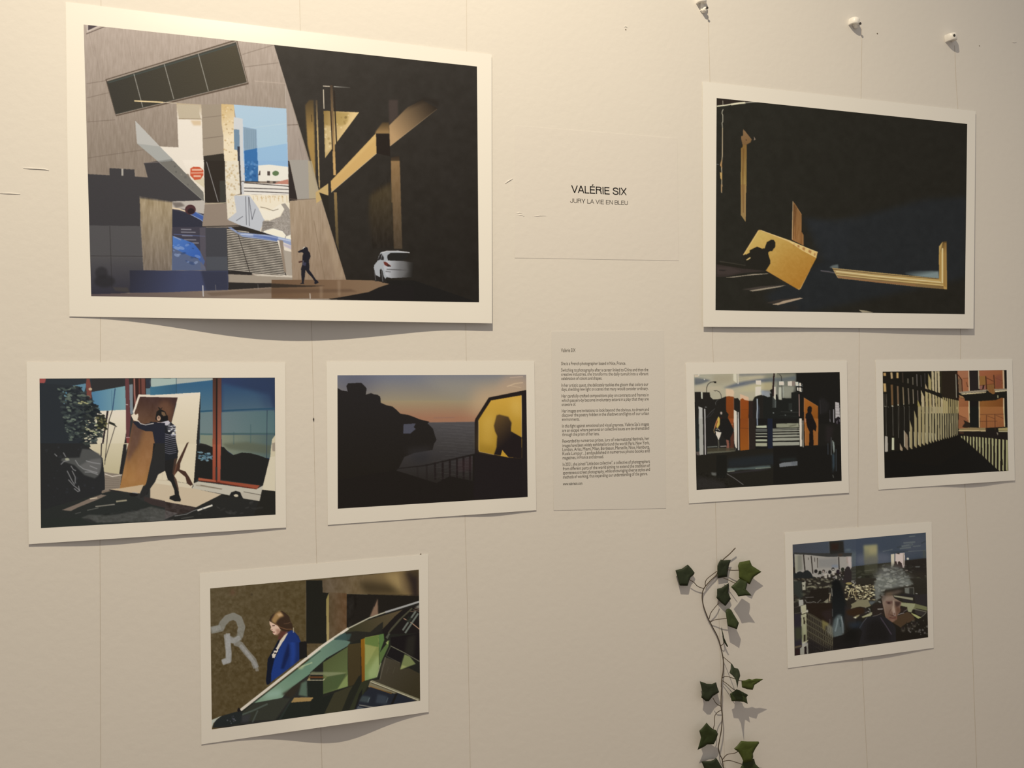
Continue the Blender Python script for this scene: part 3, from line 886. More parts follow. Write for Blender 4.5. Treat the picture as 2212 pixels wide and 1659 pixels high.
    p.P('b8b880', '1800,600 1950,560 1900,640 1830,650', .6, 3)
    p.P('36362a', '960,1280 1520,1175 1680,1180 1400,1570 800,1600 780,1450')
    p.L('6a7868', 30, '790,1480 1000,1400 1260,1280', .45)
    p.L('5c6458', 26, '1080,1400 980,1620', .5)
    p.P('332c20', '1520,1100 1860,880 1960,860 1700,1170', .9, 4)
    p.P('60785e', '1830,1120 1880,900 1980,850 1990,1150', .75, 3)
    p.P('8c7c4c', '1990,850 2042,745 2042,850')
    p.L('4a3018', 20, '2000,790 2042,790')
    p.L('c0ac78', 14, '1985,845 2042,843')
    p.P('20241c', '1990,865 2042,865 2042,1150 2000,1140')
    p.P('a88448', '1750,1165 2100,1160 2050,1230 1690,1255', .9)
    p.P('23261e', '1690,1255 2042,1232 2042,1160 2042,1570 1380,1620')
    p.P('2c322a', '1460,1560 1700,1190 1720,1200 1500,1570', .8)
    p.P('272a26', '250,1720 290,1600 420,1500 700,1420 800,1440 760,1640')
    p.P('3c3a40', '780,1500 960,1460 900,1620 780,1630', .5, 4)
    p.speck(['7c7c7c', '5c5860'], 24, '480,1560 680,1480 660,1640 540,1650', 5, 14, 1, .5)
    p.P('b4b49c', '215,1580 300,1550 420,1495 330,1560 262,1640 236,1720 215,1720')
    p.L('e4d9b8', 46, '765,1395 2230,245')
    p.L('23261c', 16, '790,1430 2230,305', .7)
    p.P('201a18', '700,1400 720,1350 750,1360 770,1410 720,1430')
    # passer-by
    p.P('161a26', '1500,60 1440,130 1380,250 1330,340 1260,460 1250,650 1228,850 1240,920 1270,930 1500,740 1560,200')
    p.G('1d3674', '1b2c5c', [(1500, 300), (1800, 300)], '1600,0 1640,-90 1740,-60 1830,40 1868,140 1850,300 1840,480 1640,640 1320,880 1330,700 1380,480 1480,260')
    p.P('141a38', '1640,160 1560,400 1500,640 1560,640 1660,380 1660,200', .7, 3)
    p.P('25479c', '1660,30 1760,60 1780,350 1740,560 1680,600 1690,300', .5, 5)
    p.P('e4d0b0', '1490,120 1540,60 1600,-70 1640,-80 1560,100 1450,290 1390,420 1350,440 1340,380 1400,300')
    p.speck(['1c1a24', 'f4ecdc'], 30, '1400,250 1450,260 1390,440 1340,420', 8, 16, 1.3, .9)
    p.P('1e1b18', '1840,140 1980,130 1985,420 1840,470')
    p.F(430, 1190, 8.508)
    p.P('d8b090', '1292,1290 1340,1320 1450,1380 1500,1450 1480,1500 1440,1540 1380,1540 1360,1520 1350,1500 1370,1490 1345,1470 1310,1450 1325,1400 1300,1350')
    p.P('8c5c44', '1400,1440 1480,1430 1500,1500 1440,1560 1400,1560 1430,1500', .6, 3)
    p.L('3c2018', 16, '1345,1378 1390,1372')
    p.L('7c3c34', 12, '1360,1498 1390,1492')
    p.L('6c4030', 9, '1320,1450 1350,1445', .8)
    p.P('3c2a1c', '1288,1280 1310,1220 1360,1160 1440,1120 1520,1100 1600,1150 1660,1210 1680,1290 1720,1360 1722,1430 1660,1480 1560,1500 1500,1440 1440,1370 1340,1310')
    p.P('a88048', '1400,1150 1480,1100 1520,1140 1560,1200 1480,1230 1440,1270 1400,1340 1340,1300 1330,1270', .9, 3)
    p.P('c8a070', '1430,1160 1500,1140 1540,1180 1470,1210', .8, 2)
    p.L('8c5c38', 14, '1400,1330 1480,1400 1600,1440 1700,1440', .7)
    p.L('6c4c34', 12, '1560,1340 1640,1330 1680,1310', .7)
    p.P('5c3428', '1500,1470 1640,1490 1560,1560 1520,1640 1440,1620', .95, 2)
    p.P('dcc4a0', '1560,1560 1640,1500 1560,1660 1480,1660')
    p.P('1c3068', '1640,1500 1700,1480 1760,1510 1860,1680 1540,1680')
    p.L('d8c8a8', 14, '1735,1410 1735,1500', .7)
    return p.done(4)


def picture_yellow_board():
    p = Pic(1540, 205, 2096, 685, '29261d')
    p.G('2a271f', '262219', [(1560, 300), (2080, 400)], '1540,205 2096,205 2096,685 1540,685')
    p.P('272a2d', '1740,470 1810,480 2000,430 2090,425 2090,600 1700,685 1650,640 1780,560', .75, 14)
    p.P('2b2d2f', '1735,470 1770,478 1840,470 1830,560 1770,560', .5, 8)
    p.N(4, 12, 12)
    p.F(1510, 170, 6.9125)
    p.P('33261f', '263,295 840,345 560,375 263,400', .7)
    p.L('e8dcb8', 16, '265,412 380,398 480,382')
    p.L('e0d4b0', 26, '480,385 600,365 690,358')
    p.L('c0b8a4', 10, '690,360 880,345')
    p.L('d8ccb0', 7, '356,330 358,400', .8)
    p.L('d8ccb0', 8, '360,460 345,490 342,520 356,545 356,640 342,665 348,700 350,740')
    p.L('d0b890', 10, '350,740 348,1150 335,1300 340,1420 338,1700')
    p.P('b08450', '340,1200 345,1340 325,1310 312,1290')
    p.P('c09858', '312,1400 345,1400 345,1520 320,1490')
    p.L('8c8c90', 8, '263,1278 292,1280', .7)
    p.G('8a6844', '7c5a34', [(640, 760), (700, 990)], '662,755 690,785 785,905 770,950 710,985 690,1000 650,985 630,900 628,860 655,850 655,800')
    p.E('2c2218', 704, 916, 7, 9)
    p.P('98806c', '818,862 845,905 812,925 825,900')
    p.G('84602f', 'a08042', [(665, 990), (690, 1600)], '655,985 712,990 706,1700 622,1700 626,1040 650,1020')
    p.L('6a4824', 16, '660,1040 652,1700', .7)
    p.N(14, 1.5, 14, '655,985 712,990 706,1700 622,1700')
    p.F(1510, 400, 7.373)
    p.P('b08c60', '352,-10 372,-10 366,112 352,108')
    p.G('94703c', '9a7a48', [(700, 0), (700, 500)], '664,-10 748,-10 742,585 668,480')
    p.L('74502c', 18, '700,-10 706,440', .6)
    p.L('b8905c', 8, '742,0 738,560', .7)
    # upright plank
    p.G('8a6034', '9c6a38', [(1500, 300), (1600, 900)], '1492,252 1500,258 1635,465 1632,740 1665,790 1668,965 1478,870 1480,700')
    p.L('e0c090', 8, '1496,262 1484,860', .9)
    p.L('4c2c18', 7, '1512,310 1500,850', .8)
    p.L('c08850', 7, '1520,290 1630,465', .8)
    p.P('5c3a1e', '1510,280 1560,360 1530,600 1505,700', .5, 3)
    p.L('70401f', 10, '1540,420 1535,860', .5)
    p.L('74441f', 8, '1630,740 1625,940', .7)
    p.N(14, 1.5, 10, '1492,252 1635,465 1668,965 1478,870')
    # yellow board
    p.P('d6a860', '940,722 955,710 985,716 1890,1065 1872,1140 1620,1650 1590,1668 1065,1360 700,1110')
    p.G('d0ac58', 'b87c28', [(1000, 780), (1560, 1560)], '945,735 965,722 985,726 1420,900 1868,1160 1608,1650 1560,1650 1070,1355 715,1110')
    p.E('bc8430', 1450, 1300, 160, 210, .45, 22)
    p.P('e6c072', '985,716 1450,880 1870,1060 1868,1160 1640,1030 1420,890 1240,820', .95)
    for x, y, w in ((1510, 925, 16), (1575, 945, 30), (1655, 985, 38), (1750, 1030, 44), (1840, 1075, 18)):
        p.P('b0743c', [(x, y), (x + w, y + 18), (x + w - 14, y + 62), (x - 12, y + 30)], .85, 1)
    p.L('f0d08c', 7, '985,716 1890,1066', .9)
    p.L('ecca80', 8, '945,735 715,1105', .8)
    p.L('f0d088', 6, '1450,900 1640,1035 1868,1155')
    p.L('a86a20', 10, '1070,1360 1560,1648', .5)
    p.N(8, 4, 4, '945,735 1868,1160 1608,1650 1070,1355')
    # man's shadow
    p.P('27231b', '1045,1005 1080,905 1120,885 1150,866 1190,872 1215,910 1218,965 1205,1000 1190,1010 1165,1052 1130,1050 1100,1075 1112,1130 1135,1200 1135,1250 1105,1300 1068,1355 900,1345 760,1290 700,1120 735,1100 750,1105 805,1075 808,1035 880,1000 925,978 1000,1010')
    p.P('e2c078', '750,1190 790,1160 822,1145 818,1165 790,1185 752,1198')
    # kerb streaks
    p.P('3a302a', '275,1250 480,1290 1060,1370 700,1400 420,1460 275,1460')
    p.P('463a34', '285,1300 500,1310 680,1370 500,1420 290,1420', .7, 2)
    p.P('2a241f', '320,1345 440,1350 400,1370 320,1362', .8)
    p.L('4c4438', 14, '330,1215 480,1235 740,1280', .8, .4)
    p.P('28241b', '275,1225 700,1280 1060,1360 700,1330 275,1260')
    p.F(1510, 540, 6.9125)
    p.P('a4947c', '400,410 620,385 820,358 1060,348 1000,360 700,385 500,412')
    p.P('4a4038', '640,590 900,545 1280,522 1300,530 1000,570 800,600', .9, 1)
    p.P('a09078', '745,608 1000,565 1300,525 1200,555 900,605 800,618')
    p.P('40362e', '1000,790 1200,740 1520,708 1400,750 1100,800', .9, 1)
    p.P('b49a7c', '1085,812 1200,785 1260,760 1510,712 1555,722 1400,765 1180,822')
    p.P('3c2a18', '1200,830 1500,830 1450,890 1200,870', .3, 8)
    # gilt frame
    p.F(1790, 490, 6.9125)
    p.P('6c7470', '10,605 60,575 140,560 148,620 60,618', .9, 2)
    p.L('70686c', 14, '-120,655 0,668 100,690', .8)
    p.L('4c4440', 12, '-100,665 100,695', .6)
    p.G('26292a', '84928e', [(1300, 640), (1320, 745)], '1140,650 1640,660 1650,775 1300,735 1145,705', 1, 2)
    p.G('b89860', 'd0a85c', [(60, 620), (1700, 850)], '50,612 150,622 700,678 1650,772 1650,290 1700,225 1762,215 1765,935 1300,895 135,765')
    p.P('2c2f2e', '1138,655 1600,655 1640,720 1640,400 1655,360 1700,225 1600,200 1000,200', .01)
    p.G('9a7c58', '8c6c3c', [(60, 620), (1700, 850)], '135,760 1300,895 1765,935 1765,895 1200,845 125,725')
    p.L('5c4428', 9, '60,632 700,700 1650,780')
    p.L('ecd498', 14, '110,665 700,735 1700,830')
    p.L('7c5c2c', 7, '110,700 700,762 1700,855')
    p.L('e8cc88', 7, '120,712 700,775 1720,870')
    p.L('6c4c24', 8, '130,728 700,792 1720,890', .7)
    p.L('a86c3c', 20, '140,750 700,820 1300,872', .6)
    p.G('5c4420', 'c89c50', [(1700, 220), (1700, 400)], '1645,420 1655,380 1685,300 1705,222 1762,215 1766,935 1720,930 1715,870 1650,800')
    p.L('ecd090', 22, '1700,320 1698,840')
    p.L('8c6428', 10, '1722,240 1722,880', .8)
    p.L('a87c3c', 30, '1745,240 1745,900', .7)
    p.L('a47c38', 10, '1668,400 1662,780', .8)
    p.P('272a29', '1138,600 1640,640 1645,420 1600,300 1100,400', .0)
    p.P('a89878', '450,1240 560,1252 670,1280 500,1278')
    return p.done(4)


def picture_street_reflections():
    p = Pic(1493, 798, 1826, 1064, '1f1c16')
    p.F(1480, 770, 11.6)
    p.G('a49c84', 'b0a484', [(300, 460), (1000, 1000)], '200,380 2300,380 2300,1150 200,1150')
    p.P('d0b898', '230,460 350,465 330,510 240,515', .9, 1)
    p.P('5a5c5c', '235,540 480,560 640,600 400,690 235,720', .9, 3)
    p.P('70706c', '235,560 430,540 500,640 300,650', .5, 3)
    p.P('9c8c6c', '700,450 1200,440 1210,640 700,700', .5, 10)
    p.P('5c6068', '950,790 1250,680 1500,620 1800,570 2210,530 2210,620 1900,650 1500,720 1150,790', .9, 4)
    p.P('646468', '1350,440 2200,430 2200,480 1800,470 1350,490', .8, 4)
    p.P('c0ac84', '1400,560 1800,500 2100,480 2100,520 1600,600', .5, 5)
    p.P('c0b080', '1300,860 1700,700 2200,660 2200,800 1700,880 1300,880', .6, 6)
    p.P('d0b48c', '240,740 900,760 900,840 240,870', .4, 8)
    for i in range(16):
        x, y = 260 + (i * 311) % 1800, 480 + (i * 173) % 500
        p.L('8c8468' if i % 2 else 'c4b88c', 9, [(x, y), (x + 260, y - 30)], .35)
    p.E('f0ead8', 480, 575, 12, 16)
    p.E('f0e8d8', 340, 465, 18, 16)
    p.P('d4c8a8', '1205,430 1290,430 1300,670 1210,610', .95, 1)
    p.L('e0d8c4', 20, '1322,430 1328,690')
    p.L('3c3028', 6, '1305,430 1310,660')
    p.P('e4dcc4', '1770,605 1905,605 1905,710 1780,710')
    p.P('dcd4b8', '1755,760 1900,750 1905,980 1790,990 1755,1000', .8, 1)
    p.P('8c94a0', '1900,850 2140,850 2130,1020 2050,1020 1920,980', .8, 3)
    p.L('1c1814', 14, '535,900 540,780 570,700 640,645 720,635')
    p.P('1c1814', '690,630 780,628 775,665 740,665')
    p.L('2c2822', 12, '912,1060 900,960 860,890 790,855 740,860')
    p.P('201c18', '712,850 780,850 770,872 720,865')
    p.P('24201a', '235,885 395,885 405,1060 440,1065 440,900 615,900 630,1010 690,1070 800,1075 880,1060 1010,1005 1030,1005 1210,1010 1240,1050 1320,1040 1370,1110 1690,1115 1740,1020 1830,975 1920,965 2050,1030 2140,1010 2130,960 2120,860 2170,800 2220,800 2220,1700 235,1700')
    p.L('c8c8b4', 22, '412,890 420,1060')
    p.P('d8b48c', '1020,810 1200,830 1230,900 1215,1010 1090,985 1070,1010 1025,1000', .95, 1)
    p.G('8a4014', '7c3c14', [(1100, 1000), (1100, 1650)], '1025,1005 1090,995 1215,1012 1225,1700 1100,1700 1060,1600 1090,1450 1030,1380')
    p.L('8c5c44', 14, '1218,1020 1222,1660', .8)
    p.P('d8ac84', '1375,940 1590,1020 1590,1110 1480,1090 1440,1045 1400,1080 1375,1080', .95)
    p.G('944414', '8c4410', [(1480, 1100), (1480, 1650)], '1380,1080 1440,1045 1490,1090 1595,1110 1590,1700 1380,1700')
    p.L('b07850', 10, '1382,1100 1388,1660', .8)
    p.L('5c2c14', 8, '1400,1330 1590,1330', .5)
    p.P('b4aea0', '338,1252 435,1290 440,1700 348,1700')
    p.L('ccc4b8', 24, '490,1310 500,1700')
    p.L('a8a89c', 12, '500,1268 535,1268')
    p.L('6c6c6c', 8, '535,1520 640,1400 740,1310', .7)
    p.L('4c5058', 8, '540,1530 620,1500 720,1380', .6)
    p.L('7c7c74', 7, '770,1220 760,1160 790,1110 830,1090', .8)
    p.E('c8b4a0', 905, 1420, 26, 34, .9, 1)
    p.P('c8a848', '840,1500 870,1560 865,1700 770,1700 800,1580')
    p.P('401c14', '870,1510 930,1540 900,1700 868,1700', .9)
    p.P('9c7c6c', '890,1590 920,1560 920,1700 890,1700', .7)
    p.P('e0d8bc', '1222,1335 1295,1380 1300,1700 1225,1700')
    p.L('c4b8a8', 24, '1330,1395 1334,1700')
    p.P('34241e', '1600,1115 1780,1120 1790,1700 1595,1700', .8, 3)
    p.P('1c1b18', '1690,1200 1740,1030 1800,1000 1790,1700 1700,1700', .6, 3)
    p.L('c4ccd0', 28, '1805,1060 1810,1300 1800,1500 1805,1700', .85)
    p.P('404654', '1830,1150 1860,1300 1840,1700 1815,1700', .8, 2)
    p.E('c4c8b4', 1500, 1, 1, 1, 0)
    # right half
    p.F(1650, 770, 11.6)
    p.P('84826f', '60,420 810,420 815,900 690,920 690,1050 60,1050', .85, 8)
    p.P('8c8468', '0,470 210,430 600,440 800,420 800,560 500,560 0,560', .6, 5)
    p.P('5a6062', '0,570 200,540 500,540 800,470 810,600 380,620 0,650', .8, 5)
    p.P('b0a074', '0,660 210,640 220,830 120,860 0,840', .9, 4)
    p.P('9c9880', '480,740 760,760 700,1050 480,1050', .7, 3)
    p.L('8c8a70', 8, '480,620 480,1040', .4)
    p.P('74706c', '0,860 170,860 170,1000 130,1020 0,990', .6, 4)
    p.P('9ca0a0', '0,880 150,880 160,1000 120,1025 0,975', .6, 4)
    p.P('1f1f1a', '-20,970 0,975 100,1020 160,1010 150,930 190,920 150,850 220,810 230,1100 300,1100 290,950 340,950 360,1080 450,1100 450,1045 690,1050 690,905 850,870 900,900 900,1700 -20,1700')
    p.P('1c1914', '810,400 1900,395 1925,1670 870,1700 860,880 815,880')
    p.P('2b1c18', '240,420 275,420 255,760 255,1000 215,1000 215,760')
    p.L('1e1a18', 12, '400,455 435,500 450,620')
    p.L('3c3834', 12, '450,620 460,1100', .9)
    p.E('c4c8b4', 310, 690, 1, 1, 0)
    p.P('dcdccc', '380,628 500,625 505,720 380,722')
    p.P('e8e0c0', '602,625 700,622 700,735 605,732')
    p.P('8c7868', '700,622 790,622 790,735 700,735', .9)
    p.P('d0d4cc', '790,635 865,640 870,740 800,735')
    p.P('ecece4', '885,660 930,665 940,745 885,742')
    p.P('e4e4d4', '830,780 870,780 870,870 835,850')
    p.P('ecead8', '885,775 935,775 945,885 890,875')
    p.L('c8c8bc', 8, '962,690 968,760', .8)
    p.L('c8c8bc', 8, '962,800 968,880', .8)
    p.L('15130f', 18, '810,757 960,762')
    p.P('dcd8b8', '255,760 295,760 295,1090 255,1080')
    p.P('c8c4a8', '375,770 440,770 445,1085 370,1080', .8)
    p.P('a4a490', '470,760 500,760 495,1040 475,1040', .8)
    p.P('3c3e38', '215,1000 305,1100 305,1290 215,1290', .9)
    p.P('5c6058', '270,1100 305,1110 305,1280 270,1280', .8)
    for x, y, r in ((690, 1355, 20), (242, 1415, 14), (540, 1470, 12)):
        p.E('c8ccc0', x, y, r, r * .8, .9, 1)
    p.L('4c4c44', 8, '430,1385 870,1400', .8)
    p.L('3c3e38', 8, '400,1480 850,1500', .6)
    p.P('2e302a', '620,1170 710,1170 710,1350 620,1350', .8)
    p.L('b08878', 18, '882,945 886,1100 890,1500')
    p.G('a45c1c', '8c4c12', [(1050, 1100), (1300, 1600)], '1002,1030 1355,1245 1360,1700 1010,1700')
    p.L('b87848', 14, '1010,1040 1025,1670', .8)
    p.L('a86c3c', 10, '1005,1035 1350,1245', .8)
    p.P('1c1714', '1090,1330 1100,1270 1140,1245 1190,1255 1205,1300 1200,1370 1185,1420 1230,1500 1270,1640 1290,1720 1070,1720 1045,1540 1050,1450 1095,1400')
    p.P('d8d0b8', '890,1555 950,1600 955,1700 895,1700')
    p.L('b4a89c', 12, '978,1610 982,1700')
    p.P('2a2624', '1390,1050 1500,1040 1640,1200 1600,1400 1400,1450', .6, 5)
    p.L('443c3c', 12, '1410,1100 1420,1440', .6)
    p.L('4c4648', 14, '1655,1350 1660,1640', .8)
    p.L('a49c98', 24, '1748,1325 1752,1660', .9)
    p.P('b4aaa0', '1785,1140 1885,1160 1910,1540 1860,1500 1795,1560')
    for y in (1230, 1290, 1380, 1450):
        p.L('8c807c' if y < 1400 else '6c6460', 12, [(1790, y - 10), (1910, y + 6)], .8)
    p.P('201a1a', '1790,1560 1850,1510 1915,1560 1915,1700 1790,1700')
    p.L('8c8484', 9, '1830,1660 1850,1600', .8)
    # lower half
    p.F(1480, 905, 9.217)
    p.P('24211c', '200,-10 1000,-10 1300,700 200,760')
    p.P('21221e', '195,-10 275,-10 280,660 215,660')
    p.P('34443f', '235,400 270,400 275,650 240,640', .7, 3)
    p.P('a8a292', '272,-10 350,-10 366,712 286,720')
    p.L('c8bcb0', 20, '393,-10 404,728')
    p.P('6c5c50', '216,655 285,650 290,725 230,720', .8)
    p.G('98481c', '7c3c1c', [(900, 0), (950, 300)], '840,-10 968,-10 970,590 900,590 905,300 880,150 930,120 850,30')
    p.P('4c2c20', '905,280 970,260 975,590 905,590', .8, 2)
    p.L('c08858', 9, '885,130 955,100')
    p.P('ddd8c0', '968,-10 1032,-10 1034,590 1000,560 980,470')
    p.L('cdc5ba', 22, '1058,-10 1066,620')
    p.G('8a4214', '985014', [(1180, 0), (1180, 600)], '1090,-10 1268,-10 1272,612 1095,630')
    p.L('b07040', 12, '1262,-10 1268,600', .7)
    p.L('5c2c14', 14, '1095,180 1262,190', .5)
    p.P('2b221c', '1275,-10 1420,-10 1400,600 1278,610')
    p.P('c8a446', '640,-10 690,-10 690,110 650,180 620,170')
    p.P('8c4020', '610,60 640,-10 650,60 600,180 575,200')
    p.L('e0b068', 8, '640,20 600,120 572,220 582,280')
    p.P('1f1c18', '700,-10 860,-10 960,200 970,240 880,420 800,400 720,300 700,240 690,160')
    p.L('c0b4a0', 14, '610,210 650,195 690,235', .8)
    p.P('e4dcc4', '610,240 640,255 720,270 700,340 665,425 640,360 612,310')
    p.L('5c584a', 24, '662,420 670,520 660,630', .9)
    p.P('8c5440', '815,410 870,430 885,630 815,635 830,520', .95)
    p.L('808474', 18, '440,560 640,548', .8)
    p.L('a8988a', 18, '700,548 820,540', .8)
    p.P('4c4430', '440,580 985,575 985,640 440,670', .8)
    p.P('605c48', '440,655 985,625 980,650 440,695', .9)
    p.L('8c8870', 9, '990,640 1010,580', .7)
    p.P('1c1a16', '1400,-10 2230,-10 2230,610 1400,590')
    p.L('8c94a0', 24, '1435,-10 1438,130', .9)
    p.P('b8b898', '1420,135 1620,130 1625,175 1420,175')
    for y, c in ((210, '6a6860'), (240, '6c6c60'), (295, 'a4a48c'), (350, 'a8a48c'), (425, 'a8a888'), (510, 'a4a080')):
        h = 20 if y < 400 else 40
        p.L(c, h if y < 500 else 66, [(1405, y), (1630, y)])
    p.P('1e2230', '1640,-10 1740,-10 1745,620 1650,640', .9)
    p.P('8c8a6c', '1815,95 2230,85 2230,170 1815,172')
    p.P('5c5c44', '2000,130 2180,105 2180,130 2080,150', .8)
    for y, h in ((207, 14), (238, 24), (288, 26), (342, 40), (410, 56), (500, 72)):
        p.L('98947c', h, [(1745, y), (2230, y - 12)])
    p.L('2c281c', 10, '1745,265 2230,255')
    p.L('2c281c', 14, '1745,378 1900,365 2230,372', .8)
    p.L('1c1a16', 24, '1745,455 1900,440 2100,455 2230,445')
    p.P('242018', '200,735 600,690 1280,610 2230,560 2230,1300 230,1410')
    p.P('25292b', '850,800 1700,700 2230,650 2230,830 1700,920 850,990', .8, 8)
    p.P('1d1b15', '620,720 830,720 830,1180 620,1180')
    p.P('717066', '520,1065 620,1070 615,1130 530,1120', .8, 2)
    p.P('55605a', '840,985 1200,970 1500,935 1690,925 1710,970 1500,1000 1100,1010 840,1060', .9, 2)
    p.L('9c9c84', 16, '840,1050 980,1035', .8)
    p.L('8c9078', 14, '1400,985 1700,965', .8)
    p.P('8c8c80', '1870,895 2210,840 2230,920 1880,955')
    p.P('3a3436', '860,1070 1400,1010 1730,990 1500,1030 900,1090', .7, 2)
    p.L('6c6660', 14, '830,1090 980,1180 1160,1310', .9)
    p.N(14, 2, 2, '230,1050 800,1100 1000,1380 230,1400')
    p.P('35302c', '230,1150 560,1200 800,1300 820,1380 240,1400', .6, 6)
    p.F(1640, 905, 11.06)
    p.P('1b1813', '340,690 1960,620 1975,1480 1200,1540 340,1560', .9)
    for y, h in ((242, 14), (285, 26), (345, 26), (412, 40), (492, 60), (600, 78)):
        p.L('9a9680', h, [(325, y), (960, y - 14)])
    p.P('8f8c70', '402,115 940,105 950,200 410,205')
    p.P('5a5640', '690,170 900,125 880,150 740,185', .8, 1)
    p.P('e2d9bc', '955,-10 1015,-10 1022,652 975,655')
    p.L('c4baa4', 14, '1046,40 1050,670')
    p.G('a05c20', '9c5c24', [(1100, 0), (1200, 600)], '1075,-10 1410,-10 1405,625 1088,640')
    p.L('c89088', 20, '1095,-10 1098,80', .7)
    p.L('c07c48', 14, '1098,100 1105,600', .5)
    p.L('b06c38', 12, '1395,0 1392,600', .6)
    p.P('1c1511', '1120,-10 1300,-10 1350,100 1370,180 1350,300 1300,250 1285,290 1295,450 1300,600 1290,640 1190,640 1195,400 1200,300 1150,200 1130,100')
    p.L('c0c0a8', 16, '1755,520 1790,640 1790,780', .8)
    p.P('8c9488', '1745,510 1790,560 1800,720 1785,850 1760,700', .9, 1)
    p.P('3c4c54', '1745,820 1800,850 1795,1150 1760,1300', .9, 3)
    p.L('7c807c', 14, '1720,440 1722,860', .8)
    p.L('3c4044', 24, '1640,580 1645,850', .7)
    p.L('4c5458', 20, '1838,720 1840,1250', .6)
    p.L('7c7c70', 16, '1760,1340 1775,1400', .7)
    p.P('2c2422', '1600,150 1780,200 1700,560 1600,560', .7, 6)
    p.P('767674', '480,1075 560,1045 910,1010 912,1110 490,1150')
    p.P('5c5e60', '760,1020 900,1010 905,1100 780,1110', .6, 3)
    p.P('2c3432', '480,960 860,930 900,990 500,1010', .6, 5)
    for x, y in ((1690, 10), (1780, 30), (1855, 60), (1915, 10)):
        p.L('908888', 14, [(x, y), (x + 6, y + 50)], .8)
    return p.done(4)


def picture_striped_facade():
    p = Pic(1900, 793, 2185, 1040, '1a160d')
    p.F(1885, 770, 13.825)
    # (xt, xb) slats: top x at y=450, bottom x at y=1660
    for (x0, y0, x1, y1, w, c) in ((355, 450, 362, 620, 80, 'b88c50'), (560, 450, 575, 690, 60, 'b89868'), (740, 450, 742, 680, 62, 'c09858'),
                                   (355, 770, 372, 1090, 76, 'c49c5c'), (570, 810, 590, 1480, 62, '70502e'), (748, 860, 764, 1460, 50, '74583c'),
                                   (905, 900, 930, 1440, 34, '847050'), (1062, 930, 1085, 1410, 34, '746450'), (1205, 970, 1222, 1420, 28, '8a7a60'),
                                   (1342, 1000, 1355, 1330, 26, '6a5c50'), (895, 470, 905, 800, 34, '3c3024'), (1055, 640, 1058, 820, 34, '6a604c'),
                                   (1198, 600, 1204, 860, 30, '6e6450'), (1318, 520, 1330, 900, 24, '6c6258'), (1440, 550, 1456, 920, 22, '4c4440'),
                                   (1560, 500, 1566, 800, 18, '4c4440')):
        p.L(c, w, [(x0, y0 + w / 2), (x1, y1 - w / 2)], .95)
    for (x, y, w) in ((385, 1508, 80), (588, 1480, 70), (764, 1452, 60), (932, 1430, 40), (1082, 1415, 36), (1220, 1400, 30)):
        p.L('d0c4a0', 34, [(x - w / 2 + 12, y), (x + w / 2 - 12, y)])
    for x, x2 in ((345, 350), (378, 392), (415, 425), (575, 585), (625, 628), (735, 745), (795, 800), (930, 940), (1088, 1098)):
        p.L('8a7c6c', 8, [(x, 1120 if x < 500 else 1480), (x2, 1700)], .8)
    p.P('a49058', '1655,500 1745,700 1752,1010 1668,975')
    p.P('b89c70', '1565,790 1660,1000 1570,960', .9)
    for x0, x1, xb0, xb1, yb in ((1755, 1820, 1775, 1840, 1040), (1850, 1912, 1870, 1925, 1080), (1930, 1998, 1950, 2012, 1100)):
        p.P('b09c70', [(x0, 435), (x1, 435), (xb1, yb), (xb0, yb - 30)])
        p.L('d0bc90', 12, [(x1 - 10, 440), (xb1 - 10, yb - 20)], .8)
    p.P('2c2612', '2010,440 2240,440 2240,1220 2030,1100')
    # lit lower slats
    xs = [(1445, 1540), (1570, 1650), (1675, 1755), (1780, 1845), (1868, 1930), (1948, 2010), (2030, 2090), (2105, 2160), (2172, 2230)]
    for i, (a, b) in enumerate(xs):
        t = 1060 + max(0, i - 1) * 38
        p.P('aa9662' if i % 3 else 'b4a074', [(a, t - (60 if i == 0 else 20)), (b, t + (140 if i == 0 else 20)), (b + 20, 1700), (a + 20, 1700)])
        p.L('8c6c50', 10, [(b - 6, t + 160), (b + 14, 1700)], .6)
    p.P('a4904c', '1340,1280 1440,1500 1450,1700 1350,1700', .9)
    p.P('7c7460', '1240,1580 1285,1660 1240,1660', .8)
    p.P('1c170f', '310,620 560,700 820,800 1200,870 1500,940 1700,1000 1900,1080 2240,1190 2240,1225 1900,1130 1600,1040 1400,990 1000,900 500,780 310,750')
    # lower part
    p.F(1885, 880, 7.135)
    p.P('1b170f', '165,-10 700,-10 700,600 190,690')
    for x, x2, y in ((205, 212, 430), (240, 245, 1), (310, 316, 440), (395, 400, 470), (487, 490, 350), (565, 568, 200)):
        p.L('8c8474', 5, [(x, -10), (x2, y)], .85)
    p.L('5c4c40', 5, '410,-10 415,350', .6)
    p.P('a89c88', '188,440 232,450 236,682 190,686')
    p.P('c4c498', '295,470 330,470 332,655 296,658')
    slats = [(570, 610, 190, 640, 655), (640, 680, 40, 620, 600), (700, 745, -10, 600, 0), (757, 800, -10, 580, 0), (812, 855, -10, 570, 0), (870, 905, -10, 550, 0),
             (915, 945, -10, 540, 0), (960, 990, -10, 525, 0), (1002, 1028, -10, 512, 0), (1040, 1065, -10, 505, 0), (1078, 1102, -10, 490, 0),
             (1116, 1137, -10, 482, 0), (1150, 1170, -10, 474, 0), (1186, 1203, -10, 465, 0), (1216, 1232, -10, 458, 0), (1246, 1262, -10, 450, 0), (1275, 1290, -10, 442, 0), (1300, 1312, -10, 436, 0)]
    for i, (a, b, t, e, _) in enumerate(slats):
        p.P('9c8a5c' if i < 4 else 'a09064', [(a, t), (b, t + (130 if t > 0 else 0)), (b + 2, e + 14), (a + 4, e - 22)])
        if i < 8:
            p.L('d8cca0', 6, [(a - 2, 375 + i * 4), (a + 4, e - 30)], .9)
    p.P('8a7458', '490,360 540,430 546,665 490,605')
